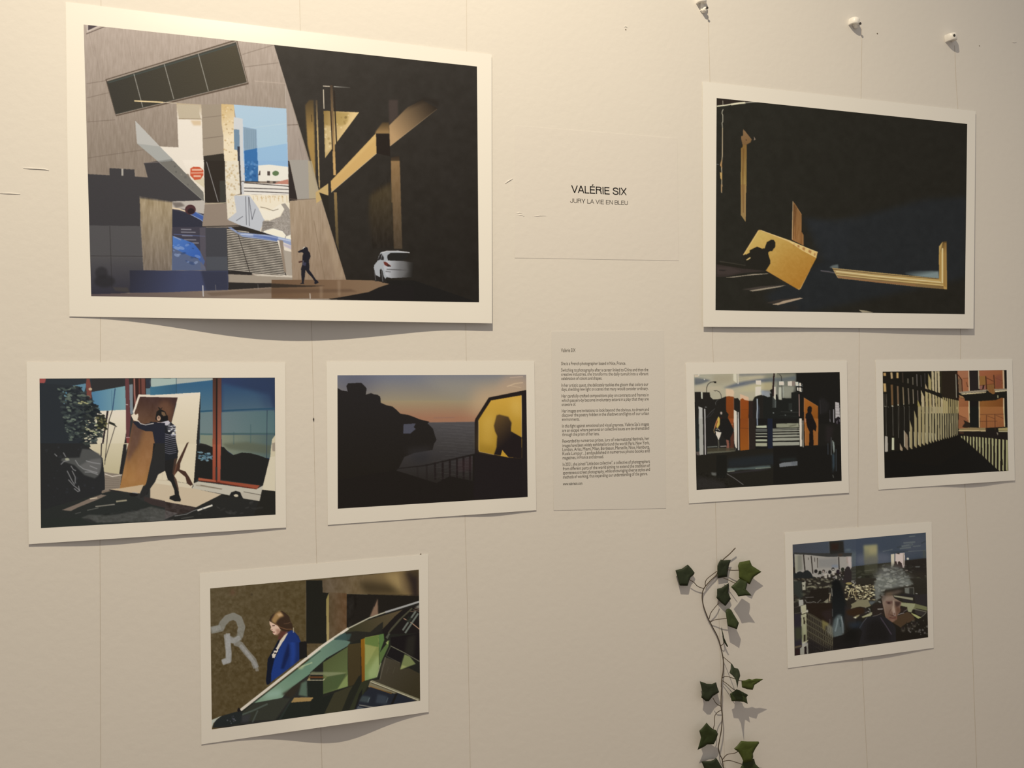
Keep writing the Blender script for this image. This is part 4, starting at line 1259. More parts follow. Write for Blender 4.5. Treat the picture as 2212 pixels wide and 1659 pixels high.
    p.L('e0d4b0', 8, '487,360 490,600')
    p.P('9c8464', '420,550 465,640 462,695 422,650')
    p.P('131009', '186,690 420,670 620,650 1320,430 1360,440 1960,985 2100,985 2100,1100 186,1100')
    p.P('15110a', '186,700 470,700 460,650 560,660 620,640 700,620 800,585 1000,520 1200,470 1330,432 1400,480 1500,600 1000,900 186,800')
    # house on the right
    p.F(2035, 770, 13.825)
    p.P('261c10', '-10,440 440,440 490,1300 -10,1190')
    for i in range(8):
        x = 20 + i * 62
        p.P('a08c58', [(x, 1205 + i * 14), (x + 42, 1230 + i * 14), (x + 40, 1700), (x + 2, 1700)])
    p.L('b8b094', 18, '412,540 432,1225')
    p.P('1f140c', '430,470 470,560 500,1310 440,1290')
    p.P('a06440', '455,420 800,415 820,1050 500,1060 475,600')
    p.P('6c5438', '480,660 570,640 590,1050 505,1050', .8)
    p.P('9c5830', '640,660 790,650 800,1030 650,1040', .6)
    p.L('3c1c0e', 26, '425,500 500,580 590,700 605,1050')
    p.L('6c3c20', 14, '620,655 790,645', .8)
    p.L('4c2c14', 18, '730,770 760,900 830,905', .9)
    p.L('e4bc90', 26, '795,415 812,1040')
    p.P('231b18', '815,430 1068,425 1085,1020 835,1030')
    p.L('ccb48c', 26, '1088,415 1104,970')
    p.G('9c5834', '8c4c24', [(1200, 450), (1700, 900)], '1105,412 1810,408 1830,980 1120,990')
    p.P('8c6028', '1120,590 1300,580 1305,850 1120,855', .9)
    p.P('8c5c50', '1130,880 1300,850 1300,990 1130,980', .8)
    p.P('2c1810', '1215,850 1270,850 1240,980 1200,980')
    p.L('3c1e10', 30, '1305,590 1330,1000')
    p.L('4c2814', 20, '1330,640 1530,740', .8)
    p.L('3c2010', 26, '1545,550 1570,960')
    p.L('5c3018', 16, '1590,640 1830,740', .7)
    p.L('5c3418', 14, '1130,870 1560,815', .8)
    p.L('3c2414', 20, '1790,795 1860,785', .8)
    p.P('7c4030', '1600,560 1780,540 1780,940 1600,960', .6, 4)
    p.L('c8a478', 44, '1828,415 1845,960')
    p.P('15110c', '1852,408 1925,405 1940,950 1870,950')
    p.P('948468', '505,1060 830,1030 1320,990 1940,960 1945,1010 1320,1050 600,1110 510,1090')
    p.P('d4bc88', '560,1115 1310,1060 1315,1085 600,1142')
    p.P('d4c090', '1575,1035 1940,1010 1940,1035 1580,1066')
    p.P('1a170e', '500,1110 610,1145 1310,1090 1330,1000 1500,1130 1600,1140 1945,1060 1945,1220 1760,1230 1600,1300 1110,1330 650,1320 680,1250')
    p.P('865828', '1340,850 1550,830 1560,980 1580,1100 1520,1130 1400,1060 1350,980')
    p.L('6c4020', 8, '1400,860 1440,1060', .7)
    p.L('6c4020', 8, '1480,850 1520,1100', .7)
    p.L('b8b07c', 30, '1665,1160 1668,1240', .9)
    p.P('c08850', '500,1150 620,1190 680,1260 520,1220', .8)
    p.G('985c34', '905028', [(550, 1300), (780, 1600)], '500,1220 680,1270 680,1320 800,1325 805,1700 500,1700')
    p.L('dcc490', 28, '805,1330 812,1700')
    p.P('16120e', '830,1320 1090,1330 1095,1700 830,1700')
    p.L('dcb880', 26, '1108,1335 1108,1700')
    p.G('8c5420', '7c4418', [(1200, 1400), (1800, 1500)], '1125,1335 1600,1305 1780,1230 1830,1240 1830,1700 1122,1700')
    p.L('d0b080', 34, '1840,1245 1845,1700')
    p.P('15120d', '1862,1240 1945,1230 1950,1700 1866,1700')
    p.F(1885, 880, 7.135)
    p.P('a8683c', '1330,-10 1480,-10 1485,330 1322,330')
    p.L('d4b480', 14, '1482,-10 1492,300')
    p.P('141610', '1502,-10 1635,-10 1640,300 1500,310')
    p.L('dcb880', 14, '1643,-10 1646,310')
    p.G('9c602c', '98582c', [(1700, 0), (1900, 300)], '1652,-10 2015,-10 2030,300 1655,320')
    p.L('d4bc84', 16, '2020,-10 2035,300')
    p.P('14120d', '2036,-10 2085,-10 2085,300 2042,295')
    p.P('784428', '1325,120 1400,150 1480,200 1490,300 1330,330', .6)
    p.P('281c12', '1400,195 1500,240 1500,310 1420,315 1380,300 1420,240')
    for l in ('1330,120 1450,170', '1650,215 1920,212', '1755,120 1755,360', '1885,105 1890,350', '1770,130 1890,180', '1900,120 2015,170', '1660,110 2020,105'):
        p.L('4c2816', 10 if l[0:4] in ('1755', '1885') else 6, l, .85)
    for i in range(14):
        p.L('6c4020', 4, [(1665 + i * 26, 220), (1665 + i * 26, 320)], .5)
    p.P('8c7448', '1330,330 1510,310 1740,315 1745,360 1330,358')
    p.P('d0b47c', '1325,352 1745,356 1745,370 1325,366')
    p.P('a08c54', '1935,320 2082,310 2082,360 1940,362')
    p.L('d8c48c', 12, '1940,370 2085,372')
    p.P('1c140e', '1325,370 1745,372 1770,330 1860,370 1900,345 1945,380 2085,380 2088,510 1960,490 1330,425')
    p.P('4c2c1a', '1340,375 1410,385 1400,410 1330,400', .8)
    p.P('9c8c70', '1915,380 1935,400 1930,435 1912,400', .8)
    p.P('1a120a', '1335,425 1960,480 2092,520 2098,990 1960,990 1640,720')
    bx = [(1360, 440, 475), (1405, 438, 510), (1450, 442, 550), (1498, 450, 590), (1545, 450, 632), (1592, 452, 675), (1638, 455, 715), (1688, 460, 755),
          (1735, 466, 800), (1785, 470, 852), (1835, 474, 895), (1888, 480, 945), (1942, 487, 985), (1998, 492, 985), (2056, 500, 985)]
    for i, (x, t, e) in enumerate(bx):
        w = 22 + i * .4
        p.P('a8a06c', [(x, t), (x + w, t + 6), (x + w - 2, e + 8), (x - 2 + (0 if e > 980 else 4), e - 22)])
    p.L('1a120a', 16, '1995,800 2000,890')
    return p.done(3)


def picture_rooftops():
    p = Pic(1706, 1144, 2012, 1422, '2a231a')
    p.F(1690, 1130, 12.289)
    p.G('3f3f40', '40484e', [(300, 600), (2200, 500)], '270,380 2300,380 2300,1160 270,1160')
    p.P('3e434a', '1800,400 2300,380 2300,750 1800,750', .8, 8)
    p.P('5c6460', '1680,700 1780,680 1830,720 1760,740 1680,740', .8, 3)
    p.P('525854', '1650,800 2200,740 2200,1090 1850,1150', .8, 8)
    p.P('34322c', '300,780 900,800 1850,790 1830,900 930,930 300,830')
    p.P('26221a', '1240,480 1620,470 1640,790 1260,820', .95, 2)
    p.P('30180e', '1290,540 1500,540 1480,720 1290,720', .6, 4)
    p.L('5c6058', 12, '1235,500 1245,780', .7)
    p.P('4c3420', '1480,820 1600,810 1600,870 1480,880', .6, 3)
    p.P('948a78', '320,825 750,850 1200,900 1830,885 1840,1230 1500,1300 900,1450 800,1420 340,1330')
    p.P('6c6854', '400,850 520,840 530,1250 400,1280', .7, 3)
    p.P('88845c', '350,860 390,860 400,1290 350,1290', .6, 3)
    p.P('7c766a', '950,940 1480,910 1480,1180 960,1180', .8, 5)
    p.P('70767c', '1310,1110 1480,1100 1480,1190 1310,1180', .7, 3)
    p.P('b4a090', '1690,900 1830,890 1830,1200 1760,1130', .8, 3)
    p.P('8c7460', '1700,900 1730,900 1740,1080 1710,1060', .7, 2)
    for l, w in (('562,840 600,1260', 30), ('765,870 810,1340', 26), ('300,820 330,1330', 26), ('930,930 940,1180', 18), ('1495,900 1510,1230', 26), ('855,920 860,1020', 14), ('690,920 690,970', 12)):
        p.L('261e16', w, l)
    p.L('c4b898', 9, '940,960 950,1180', .6)
    p.P('3a372c', '1850,1160 2300,1090 2300,1500 1600,1560')
    for i in range(9):
        p.L('5c5c44' if i % 2 else '24241a', 10, [(1850, 1240 + i * 42), (2230, 1200 + i * 42)], .6)
    # people
    p.P('22231f', '290,1320 330,1310 370,1340 400,1300 470,1280 550,1310 600,1260 680,1250 760,1320 810,1420 820,1560 290,1560')
    p.P('2b2820', '820,1420 900,1430 1000,1480 1250,1450 1400,1400 1830,1350 1850,1700 820,1700')
    for x, y, r, c in ((890, 1280, 44, '24201a'), (1000, 1310, 44, '28261c'), (1095, 1275, 36, '2c241c'), (1260, 1300, 44, '201c18'), (1345, 1220, 38, '24221c'), (1480, 1290, 50, '241a1e'), (1600, 1230, 46, '28281c'), (1740, 1220, 60, '2a2024')):
        p.E(c, x, y, r, r * 1.15)
    p.P('2c2420', '1660,1220 1740,1150 1800,1220 1840,1300 1840,1600 1600,1600')
    p.E('b8a088', 1090, 1285, 24, 26)
    p.L('24201a', 8, '1065,1275 1120,1278')
    for pts in ('1110,1350 1180,1340 1190,1480 1110,1480', '1225,1350 1280,1360 1270,1440 1220,1440', '1320,1270 1400,1280 1390,1380 1330,1380', '1400,1390 1450,1400 1450,1480 1410,1480'):
        p.P('b0a48c', pts, .95, 1)
    p.E('c4b4a0', 1345, 1230, 20, 22)
    p.speck(['a89c94', '24201c', '706454', '1c1814', '8c7c68'], 70, '900,1300 1650,1250 1650,1600 900,1600', 8, 22, .8, .75)
    p.L('a89c80', 20, '850,1400 920,1460', .7)
    p.E('948248', 1760, 1605, 80, 28, .9, 1)
    p.speck(['8c8474', 'a8a08c', '24201a', '48443c'], 60, '1850,1500 2200,1450 2200,1700 1850,1700', 8, 22, 1.2, .7)
    # right upper
    p.F(1850, 1130, 12.289)
    p.G('3b4149', '3c4246', [(0, 450), (1800, 350)], '-10,400 1850,240 1860,940 -10,1150')
    p.P('54565a', '0,850 700,780 920,840 900,1040 0,1130', .9, 10)
    p.P('4c4c50', '1180,420 1500,360 1840,320 1840,700 1300,900', .5, 12)
    for l, w in (('1250,530 1560,500', 40), ('1150,680 1450,640', 40), ('1200,620 1500,560', 50), ('1400,360 1560,340', 28), ('1500,620 1700,600', 24), ('700,750 960,700', 20), ('1300,760 1840,720', 16)):
        p.L('666a60', w, l, .65)
    for l, w in (('1080,650 1180,620', 30), ('1400,580 1480,560', 14), ('1720,540 1840,480', 30), ('900,780 1380,740', 24)):
        p.L('343838', w, l, .8)
    p.G('8c8458', '605c4a', [(400, 700), (350, 1050)], '190,590 550,565 560,1080 210,1110', .95, 4)
    p.P('9c8c5c', '330,640 540,620 540,800 330,820', .6, 6)
    p.P('625e50', '250,920 550,880 550,1060 250,1080', .6, 5)
    p.G('2c2a1c', '2c241a', [(100, 1150), (1800, 1000)], '-10,1145 500,1085 920,1040 1300,990 1860,930 1880,1700 -10,1700')
    p.speck(['3c3a28', '4a4634', '201a12', '5c584c'], 130, '0,1160 1860,950 1870,1660 0,1660', 8, 26, 2.6, .6)
    p.P('45422e', '210,1110 560,1070 560,1330 220,1340', .8, 2)
    p.L('6c6850', 12, '210,1270 460,1245', .8)
    p.L('6c6850', 9, '220,1370 560,1330', .6)
    p.P('c4b490', '915,830 1005,815 1010,1050 975,1160 925,1160 920,1050')
    p.P('c4ac98', '1030,815 1280,785 1285,1100 1265,1190 1225,1185 1200,1060 1140,1010 1100,1030 1100,1095 1070,1090 1060,1020 1030,1010')
    p.L('6c6448', 14, '1245,800 1255,1100', .8)
    p.P('2c2418', '1060,800 1150,790 1140,825 1080,815', .9)
    p.P('35251f', '1020,1010 1070,1020 1075,1090 1110,1095 1130,1015 1200,1060 1230,1190 1000,1200')
    p.E('d4d0b4', 1365, 945, 30, 30)
    p.P('221c16', '1285,1000 1860,930 1870,1300 1290,1290', .6, 6)
    p.P('707064', '1560,1150 1690,1145 1680,1170 1570,1175', .8, 1)
    p.L('a8a490', 9, '1350,1420 1500,1500 1660,1530', .9)
    p.E('7c705c', 1330, 1255, 40, 16, .8)
    p.P('4c4c3c', '1760,720 1840,720 1840,920 1770,930', .6, 3)
    # head of curly grey hair
    for (x, y, rx, ry, c, a) in ((900, 1360, 380, 240, '5e5b50', .85), (760, 1560, 300, 240, '6a685c', .85), (1150, 1560, 380, 200, '68675a', .8), (1000, 1250, 250, 120, '4a473c', .7)):
        p.E(c, x, y, rx, ry, a, 12)
    p.speck(['8c8878', '6c6a5c', '4c4a3c', '94907c', '787460'], 190, '560,1350 760,1180 1100,1150 1300,1300 1500,1560 1480,1700 500,1700', 12, 34, 1.8, .55)
    p.F(1850, 1250, 12.289)
    p.G('2d271c', '1d170e', [(900, 0), (900, 1500)], '-10,-10 1880,-10 1905,1570 1100,1660 -10,1750')
    p.P('6f6e5f', '480,120 560,-20 1380,-20 1500,120 1440,180 1200,210 900,270 700,300 520,640 480,400', .9, 4)
    p.speck(['8c8878', '5c5a4c', '98947f', '74725f', '7c7a6a'], 170, '480,120 560,-20 1380,-20 1500,150 1200,210 800,260 660,640 520,600', 10, 30, 2.2, .6)
    p.speck(['d8cc98', 'a89868', '1c170f', '6c5c40', '3c3020'], 130, '0,150 470,150 470,560 0,560', 8, 22, 2, .8)
    p.P('746a4c', '0,560 320,560 340,690 220,750 60,740 0,720')
    p.P('221a0e', '-10,770 80,740 210,780 230,900 -10,960')
    p.P('5c605c', '330,600 520,590 420,700 350,690', .8, 2)
    p.speck(['8c8c7c', 'b4ac94', '2c2c24'], 20, '230,720 400,720 400,920 230,960', 8, 20, .8, .8)
    p.P('2a2018', '420,680 700,660 720,850 740,980 430,960')
    p.L('a89c88', 26, '560,810 700,805', .85)
    p.P('8c8460', '150,1010 420,880 420,960 180,1030')
    # rooftops behind
    p.P('302c22', '1280,240 1520,230 1530,440 1280,440')
    p.P('6e6c5c', '1280,250 1400,250 1400,400 1290,380', .9, 1)
    p.L('9c9680', 10, '1280,250 1520,236 1530,450', .8)
    p.P('25201c', '1180,400 1540,420 1540,490 1180,450')
    p.P('8c8464', '985,440 1500,510 1500,575 1210,520 1000,480')
    p.P('2a2420', '1210,530 1500,590 1540,650 1250,620')
    p.P('6c6840', '1150,620 1550,660 1870,745 1880,850 1600,790 1500,820 1400,880 1360,860 1340,750 1150,720')
    p.P('8f8a60', '1190,640 1560,665 1540,760 1500,790 1460,890 1380,880 1350,760 1150,700')
    p.P('332c24', '1560,800 1860,870 1850,900 1780,980 1640,970 1550,900')
    p.L('9c9470', 14, '1500,800 1860,880', .8)
    p.P('9c9858', '1440,900 1560,950 1720,1030 1640,1065 1530,990')
    p.L('908c70', 14, '1720,1020 1800,960 1850,900', .7)
    p.P('2b2520', '1540,430 1880,400 1880,740 1560,660')
    p.L('a4a090', 22, '1570,390 1620,400', .8)
    p.P('48341f', '1080,1000 1350,880 1500,960 1560,1100 1300,1200 1180,1300 960,1160')
    p.P('2c2018', '1180,760 1350,750 1340,870 1200,900', .9)
    p.L('a8988c', 16, '1100,965 1180,930 1260,910', .8)
    p.L('908478', 14, '1260,870 1350,820', .7)
    p.speck(['5c5844', '24201a', '80786c', '3c3628'], 60, '1180,1150 1880,1100 1890,1500 1200,1450', 10, 30, 1, .5)
    for x, y in ((1240, 1350), (1400, 1300), (1530, 1230)):
        p.E('8c8068', x, y, 44, 60, .5, 3)
        p.E('221a14', x, y - 40, 40, 60, .9, 2)
    # face
    p.G('86705a', '6a4a34', [(800, 500), (1000, 1050)], '700,480 820,440 960,440 1010,520 1200,620 1160,760 1170,860 1080,1000 1080,1080 960,1160 860,1100 770,1020 740,880 700,700 680,560')
    p.P('5c4c3c', '660,480 800,380 1100,300 1250,320 1100,400 980,440 800,480 700,620', .8, 4)
    p.P('6c5438', '780,360 950,350 960,470 800,470', .5, 5)
    p.P('5c3c30', '770,600 960,590 950,660 880,690 800,660', .8, 2)
    p.E('2e1e18', 860, 645, 40, 20, .9, 1)
    p.P('3c281f', '1020,600 1180,620 1140,720 1060,760 1030,700', .9, 2)
    p.L('a48c70', 28, '985,580 990,760 1000,860', .8)
    p.P('a88c70', '960,700 1030,800 1040,900 960,900 930,820', .7, 2)
    p.P('5c3c28', '1040,700 1180,800 1160,900 1060,900', .8, 4)
    p.L('4a2c20', 12, '930,800 870,880 860,970', .7)
    p.L('c8b0a0', 8, '975,890 1025,885 1030,980 985,980 975,890', .9)
    p.L('3c2018', 14, '890,960 1010,990', .8)
    p.L('7c4438', 22, '860,1040 960,1050 1060,1030', .8)
    p.L('3a1e16', 11, '880,1030 970,1055 1040,1035')
    p.P('8c6850', '880,1080 1020,1070 1000,1130 930,1140', .6, 3)
    p.L('9c8468', 8, '720,660 760,840 780,980', .6)
    p.P('24201e', '280,1020 460,980 640,960 760,1020 930,1150 1040,1300 1050,1660 20,1760 60,1350')
    p.P('191510', '300,1150 560,1050 800,1200 900,1500 850,1680 200,1700', .8, 12)
    p.L('4c4a4c', 22, '60,1350 160,1180 280,1030', .8)
    p.L('54464c', 30, '640,1030 780,1240 930,1480', .6)
    p.L('8c8074', 10, '430,1000 560,970 660,920', .8)
    # left lower
    p.F(1700, 1250, 12.289)
    p.P('2a241b', '178,-10 1250,-10 1250,1750 178,1850')
    p.speck(['4c4834', '6c6448', '241e14', '8c8468', '3c3428'], 120, '180,0 1220,0 1220,650 180,650', 8, 26, 2.4, .6)
    p.P('30332a', '178,60 400,60 400,300 440,480 330,540 178,380', .8, 3)
    p.P('9c9478', '400,95 460,95 480,40 495,100 490,300 410,305')
    p.E('2c2818', 438, 190, 14, 20)
    p.L('8c8464', 30, '520,230 660,200 760,240', .8)
    p.P('221b12', '640,290 1100,240 1120,600 860,640 700,600 520,600')
    for l in ('500,500 700,490', '480,560 520,630 620,640 710,610', '740,620 790,660 850,600 900,560'):
        p.L('6c6458', 18, l, .8)
    p.P('7c7458', '970,620 1100,520 1100,665')
    p.L('c0a47c', 24, '1150,400 1125,600', .85)
    p.P('251a10', '510,650 1200,640 1210,1050 1100,1190 900,1090 560,880')
    p.P('2f2320', '900,900 1190,800 1200,1180 1100,1190', .6, 5)
    # ornate tower
    p.P('9c9480', '312,570 430,555 440,700 500,680 510,830 560,830 560,880 515,920 530,1300 545,1660 690,1850 400,1850 375,960 400,940 370,880 360,740 320,740')
    p.G('aca27c', '8c8860', [(420, 700), (450, 1500)], '365,740 505,690 510,830 515,920 540,1640 400,1700 378,980 400,900')
    p.L('2c2416', 18, '380,960 520,905')
    p.L('5c5438', 12, '330,735 480,690')
    p.L('b8ac88', 22, '410,920 560,860')
    p.P('2c2114', '425,1030 465,1020 470,1100 485,1140 475,1210 435,1200 445,1130')
    p.P('2a2014', '440,1490 490,1480 490,1660 445,1680')
    p.L('4c3c28', 10, '505,1000 530,1640', .7)
    p.P('2b2426', '195,940 375,930 400,1850 205,1850')
    p.P('3c3c24', '205,1300 380,1280 395,1600 215,1650', .8, 5)
    p.L('6c5c50', 9, '200,770 330,730', .7)
    p.L('6c5c50', 12, '200,930 390,895', .7)
    # long terrace of windows
    p.P('3c3424', '520,890 700,960 900,1090 1100,1190 1220,1300 1220,1850 545,1850')
    for j in range(6):
        y0 = 960 + j * 150
        for i in range(15):
            x = 545 + i * 45
            y = y0 + i * 27 + j * 6
            t = i / 15
            p.L('1f1710', 20, [(x, y), (x + 4, y + 90)], .85 - .03 * j)
            p.L('6c6450' if i < 9 else '9a9068', 9, [(x + 20, y + 12), (x + 24, y + 95)], .55 + .3 * t)
        p.L('6c6448', 12, [(530, y0 - 40), (1215, y0 + 370)], .7)
    p.P('7c6e38', '930,1090 1110,1190 1090,1260 1010,1250 1000,1400 940,1300', .8, 3)
    p.P('8c8870', '1110,1200 1215,1290 1220,1560 1060,1420 1060,1260', .5, 4)
    p.P('1f1917', '550,1550 900,1750 1300,1850 545,1850', .8, 8)
    # dark figure reflection and pale gown
    p.G('12120f', '1a1c1a', [(1300, 100), (1400, 1000)], '1190,60 1300,20 1400,60 1450,200 1530,500 1600,800 1530,1000 1520,1400 1230,1300 1200,900 1190,400', .95, 4)
    p.P('5c645c', '1200,1300 1250,1080 1350,960 1440,950 1480,1100 1530,1350 1500,1480 1420,1560 1230,1560', .85, 4)
    p.L('848c84', 36, '1350,1050 1320,1250 1280,1400', .6)
    p.L('8c9088', 30, '1440,1000 1480,1200 1490,1450', .7)
    p.L('26302c', 30, '1400,1080 1420,1280', .7)
    p.L('a8a088', 18, '1185,260 1200,460', .7)
    p.L('6c6860', 16, '1205,810 1210,1000', .6)
    p.L('6c6458', 16, '1140,1080 1140,1210', .7)
    p.P('1c1813', '1230,1560 1520,1480 1860,1250 2000,1400 1880,1850 1230,1850')
    p.P('14120c', '1540,1250 1860,1300 1900,1650 1520,1700', .7, 12)
    p.P('2c2420', '1530,700 1700,780 2100,760 2150,900 1800,1100 1560,1100', .8, 5)
    p.P('33200f', '1560,850 1850,760 2050,780 2050,920 1800,1000 1600,960', .9, 4)
    p.P('232a30', '1600,1180 1800,1150 2000,1100 1950,1300 1700,1320', .8, 8)
    p.speck(['d8c890', 'b8a878', '241c12', '5c4c30', '8c7c58'], 170, '1540,150 2230,200 2230,540 1560,560', 8, 22, 1.8, .8)
    for l in ('1630,460 1690,290', '1700,280 1720,420', '1770,420 1760,280', '1770,350 1890,310', '1640,440 1660,330', '1800,440 1820,560'):
        p.L('c4b078', 18, l, .9)
    for l in ('1820,250 1960,220', '2000,210 2150,200', '2090,180 2120,220'):
        p.L('dccc98', 18, l, .9)
    p.P('7a704e', '1700,680 1850,600 2160,540 2170,620 2230,720 2100,770 1930,740 1840,760 1690,800 1720,740')
    p.E('948248', 1650, 125, 80, 30, .95, 1)
    p.P('a89c68', '1750,1030 1850,980 1940,950 1900,1000 1820,1060', .8, 1)
    p.E('d8d8bc', 1815, 1035, 22, 18, .9, 1)
    p.P('a09868', '1980,1010 2100,970 2230,930 2230,990 2010,1040', .8, 1)
    # lower-left ledge
    p.F(1690, 1320, 12.289)
    p.P('5c4c34', '330,940 510,900 520,945 335,990', .9)
    p.P('2c1c18', '335,1010 465,1000 470,1170 335,1190')
    p.P('9c947c', '470,990 530,950 560,940 680,840 690,1140 570,1160 475,1165', .9)
    p.P('221814', '580,960 640,920 650,1140 585,1150')
    p.L('b4a878', 20, '540,860 660,790 680,770', .9)
    p.P('1a1614', '700,900 1100,1000 1350,960 2212,880 2212,960 700,1150', .6, 10)
    return p.done(5)


# ---------------------------------------------------------------- helpers
def W(px, py, lift=0.):
    """point standing `lift` metres in front of the wall where the photograph shows it"""
    px, py, lift = np.broadcast_arrays(np.asarray(px, float), np.asarray(py, float), np.asarray(lift, float))
    d = np.stack([(px - CX) / FX, (py - CY) / FX, np.ones(px.shape)], -1) @ ROT
    t = (DIST - lift) / d[..., 2]
    d = d * t[..., None]
    return np.stack([d[..., 0], d[..., 2] - DIST, CAMZ - d[..., 1]], -1)


def homog(c):
    """unit square (u right, v down) -> quad TL TR BR BL"""
    src = [(0, 0), (1, 0), (1, 1), (0, 1)]
    M, b = [], []
    for (u, v), (x, y) in zip(src, c):
        M += [[u, v, 1, 0, 0, 0, -u * x, -v * x], [0, 0, 0, u, v, 1, -u * y, -v * y]]
        b += [x, y]
    return np.append(np.linalg.solve(np.array(M, float), np.array(b, float)), 1).reshape(3, 3)


def hmap(H, u, v):
    p = np.stack([u, v, np.ones_like(u)], -1) @ H.T
    return p[..., 0] / p[..., 2], p[..., 1] / p[..., 2]


def lin(c):
    c = np.asarray(c, float) / 255
    return np.where(c <= .04045, c / 12.92, ((c + .055) / 1.055) ** 2.4)


def mat(name, rgb, rough=.6, spec=.3, noise=0., nscale=40., bump=0., bscale=200., attr=None, trans=0., sss=0.):
    m = bpy.data.materials.new(name)
    m.use_nodes = True
    n, l = m.node_tree.nodes, m.node_tree.links
    b = n['Principled BSDF']
    b.inputs['Roughness'].default_value = rough
    b.inputs['Specular IOR Level'].default_value = spec
    b.inputs['Base Color'].default_value = (*rgb, 1)
    tc = n.new('ShaderNodeNewGeometry')
    if attr:
        a = n.new('ShaderNodeAttribute')
        a.attribute_name = attr
        l.new(a.outputs['Color'], b.inputs['Base Color'])
    elif noise:
        t = n.new('ShaderNodeTexNoise')
        t.inputs['Scale'].default_value = nscale
        t.inputs['Detail'].default_value = 4
        r = n.new('ShaderNodeMixRGB')
        r.inputs[1].default_value = (*[c * (1 - noise) for c in rgb], 1)
        r.inputs[2].default_value = (*[min(c * (1 + noise), 1) for c in rgb], 1)
        l.new(tc.outputs['Position'], t.inputs['Vector'])
        l.new(t.outputs['Fac'], r.inputs[0])
        l.new(r.outputs[0], b.inputs['Base Color'])
    if bump:
        t2 = n.new('ShaderNodeTexNoise')
        t2.inputs['Scale'].default_value = bscale
        t2.inputs['Detail'].default_value = 5
        bp = n.new('ShaderNodeBump')
        bp.inputs['Strength'].default_value = 1
        bp.inputs['Distance'].default_value = bump
        l.new(tc.outputs['Position'], t2.inputs['Vector'])
        l.new(t2.outputs['Fac'], bp.inputs['Height'])
        l.new(bp.outputs[0], b.inputs['Normal'])
    if trans:
        b.inputs['Alpha'].default_value = 1 - trans
    return m


def tag(o, label=None, cat=None, group=None, kind=None):
    if label:
        o['label'] = label
    if cat:
        o['category'] = cat
    if group:
        o['group'] = group
    if kind:
        o['kind'] = kind
    return o


def link(name, me, m, parent=None):
    o = bpy.data.objects.new(name, me)
    if m:
        me.materials.append(m)
    col.objects.link(o)
    if parent:
        o.parent = parent
        o.matrix_parent_inverse = Matrix.Translation(parent.location).inverted()
    return o


def empty(name, loc, label, cat, group=None):
    o = bpy.data.objects.new(name, None)
    o.empty_display_size = .02
    o.location = Vector([float(v) for v in loc])
    col.objects.link(o)
    return tag(o, label, cat, group)


def np_mesh(name, co, quads, smooth=True):
    me = bpy.data.meshes.new(name)
    co = np.ascontiguousarray(co.reshape(-1, 3), dtype=np.float32)
    quads = np.ascontiguousarray(quads.reshape(-1, 4), dtype=np.int32)
    me.vertices.add(len(co))
    me.vertices.foreach_set('co', co.ravel())
    me.loops.add(quads.size)
    me.loops.foreach_set('vertex_index', quads.ravel())
    me.polygons.add(len(quads))
    me.polygons.foreach_set('loop_start', np.arange(0, quads.size, 4, dtype=np.int32))
    me.polygons.foreach_set('use_smooth', np.full(len(quads), smooth))
    me.update(calc_edges=True)
    return me


def grid_quads(nx, ny, off=0, flip=False):
    i = np.arange(nx * ny).reshape(ny, nx) + off
    q = np.stack([i[:-1, :-1], i[1:, :-1], i[1:, 1:], i[:-1, 1:]], -1).reshape(-1, 4)
    return q[:, ::-1] if flip else q


def tube(bm, pts, rads, n=8):
    pts = [Vector([float(c) for c in p]) for p in pts]
    if not isinstance(rads, (list, tuple)):
        rads = [rads] * len(pts)
    rings = []
    for i, p in enumerate(pts):
        d = (pts[min(i + 1, len(pts) - 1)] - pts[max(i - 1, 0)]).normalized()
        a = d.cross(Vector((0, 1, 0)))
        if a.length < 1e-4:
            a = d.cross(Vector((1, 0, 0)))
        a.normalize()
        b = d.cross(a)
        rings.append([bm.verts.new(p + (a * math.cos(2 * math.pi * k / n) + b * math.sin(2 * math.pi * k / n)) * rads[i]) for k in range(n)])
    for r0, r1 in zip(rings, rings[1:]):
        for k in range(n):
            bm.faces.new((r0[k], r0[(k + 1) % n], r1[(k + 1) % n], r1[k])).smooth = True
    bm.faces.new(rings[0])
    bm.faces.new(rings[-1][::-1])


def bm_mesh(name, bm):
    bmesh.ops.recalc_face_normals(bm, faces=bm.faces)
    me = bpy.data.meshes.new(name)
    bm.to_mesh(me)
    bm.free()
    return me


def smooth_path(pts, k=6):
    """Catmull-Rom through the points"""
    p = [np.array(q, float) for q in pts]
    p = [2 * p[0] - p[1]] + p + [2 * p[-1] - p[-2]]
    out = []
    for i in range(1, len(p) - 2):
        for j in range(k):
            t = j / k
            out.append(.5 * (2 * p[i] + (p[i + 1] - p[i - 1]) * t + (2 * p[i - 1] - 5 * p[i] + 4 * p[i + 1] - p[i + 2]) * t * t
                             + (3 * p[i] - p[i - 1] - 3 * p[i + 1] + p[i + 2]) * t ** 3))
    out.append(p[-2])
    return out


def box(bm, x0, x1, y0, y1, z0, z1):
    v = [bm.verts.new((x, y, z)) for x in (x0, x1) for y in (y0, y1) for z in (z0, z1)]
    for f in ((0, 1, 3, 2), (4, 6, 7, 5), (0, 4, 5, 1), (2, 3, 7, 6), (0, 2, 6, 4), (1, 5, 7, 3)):
        bm.faces.new([v[i] for i in f])


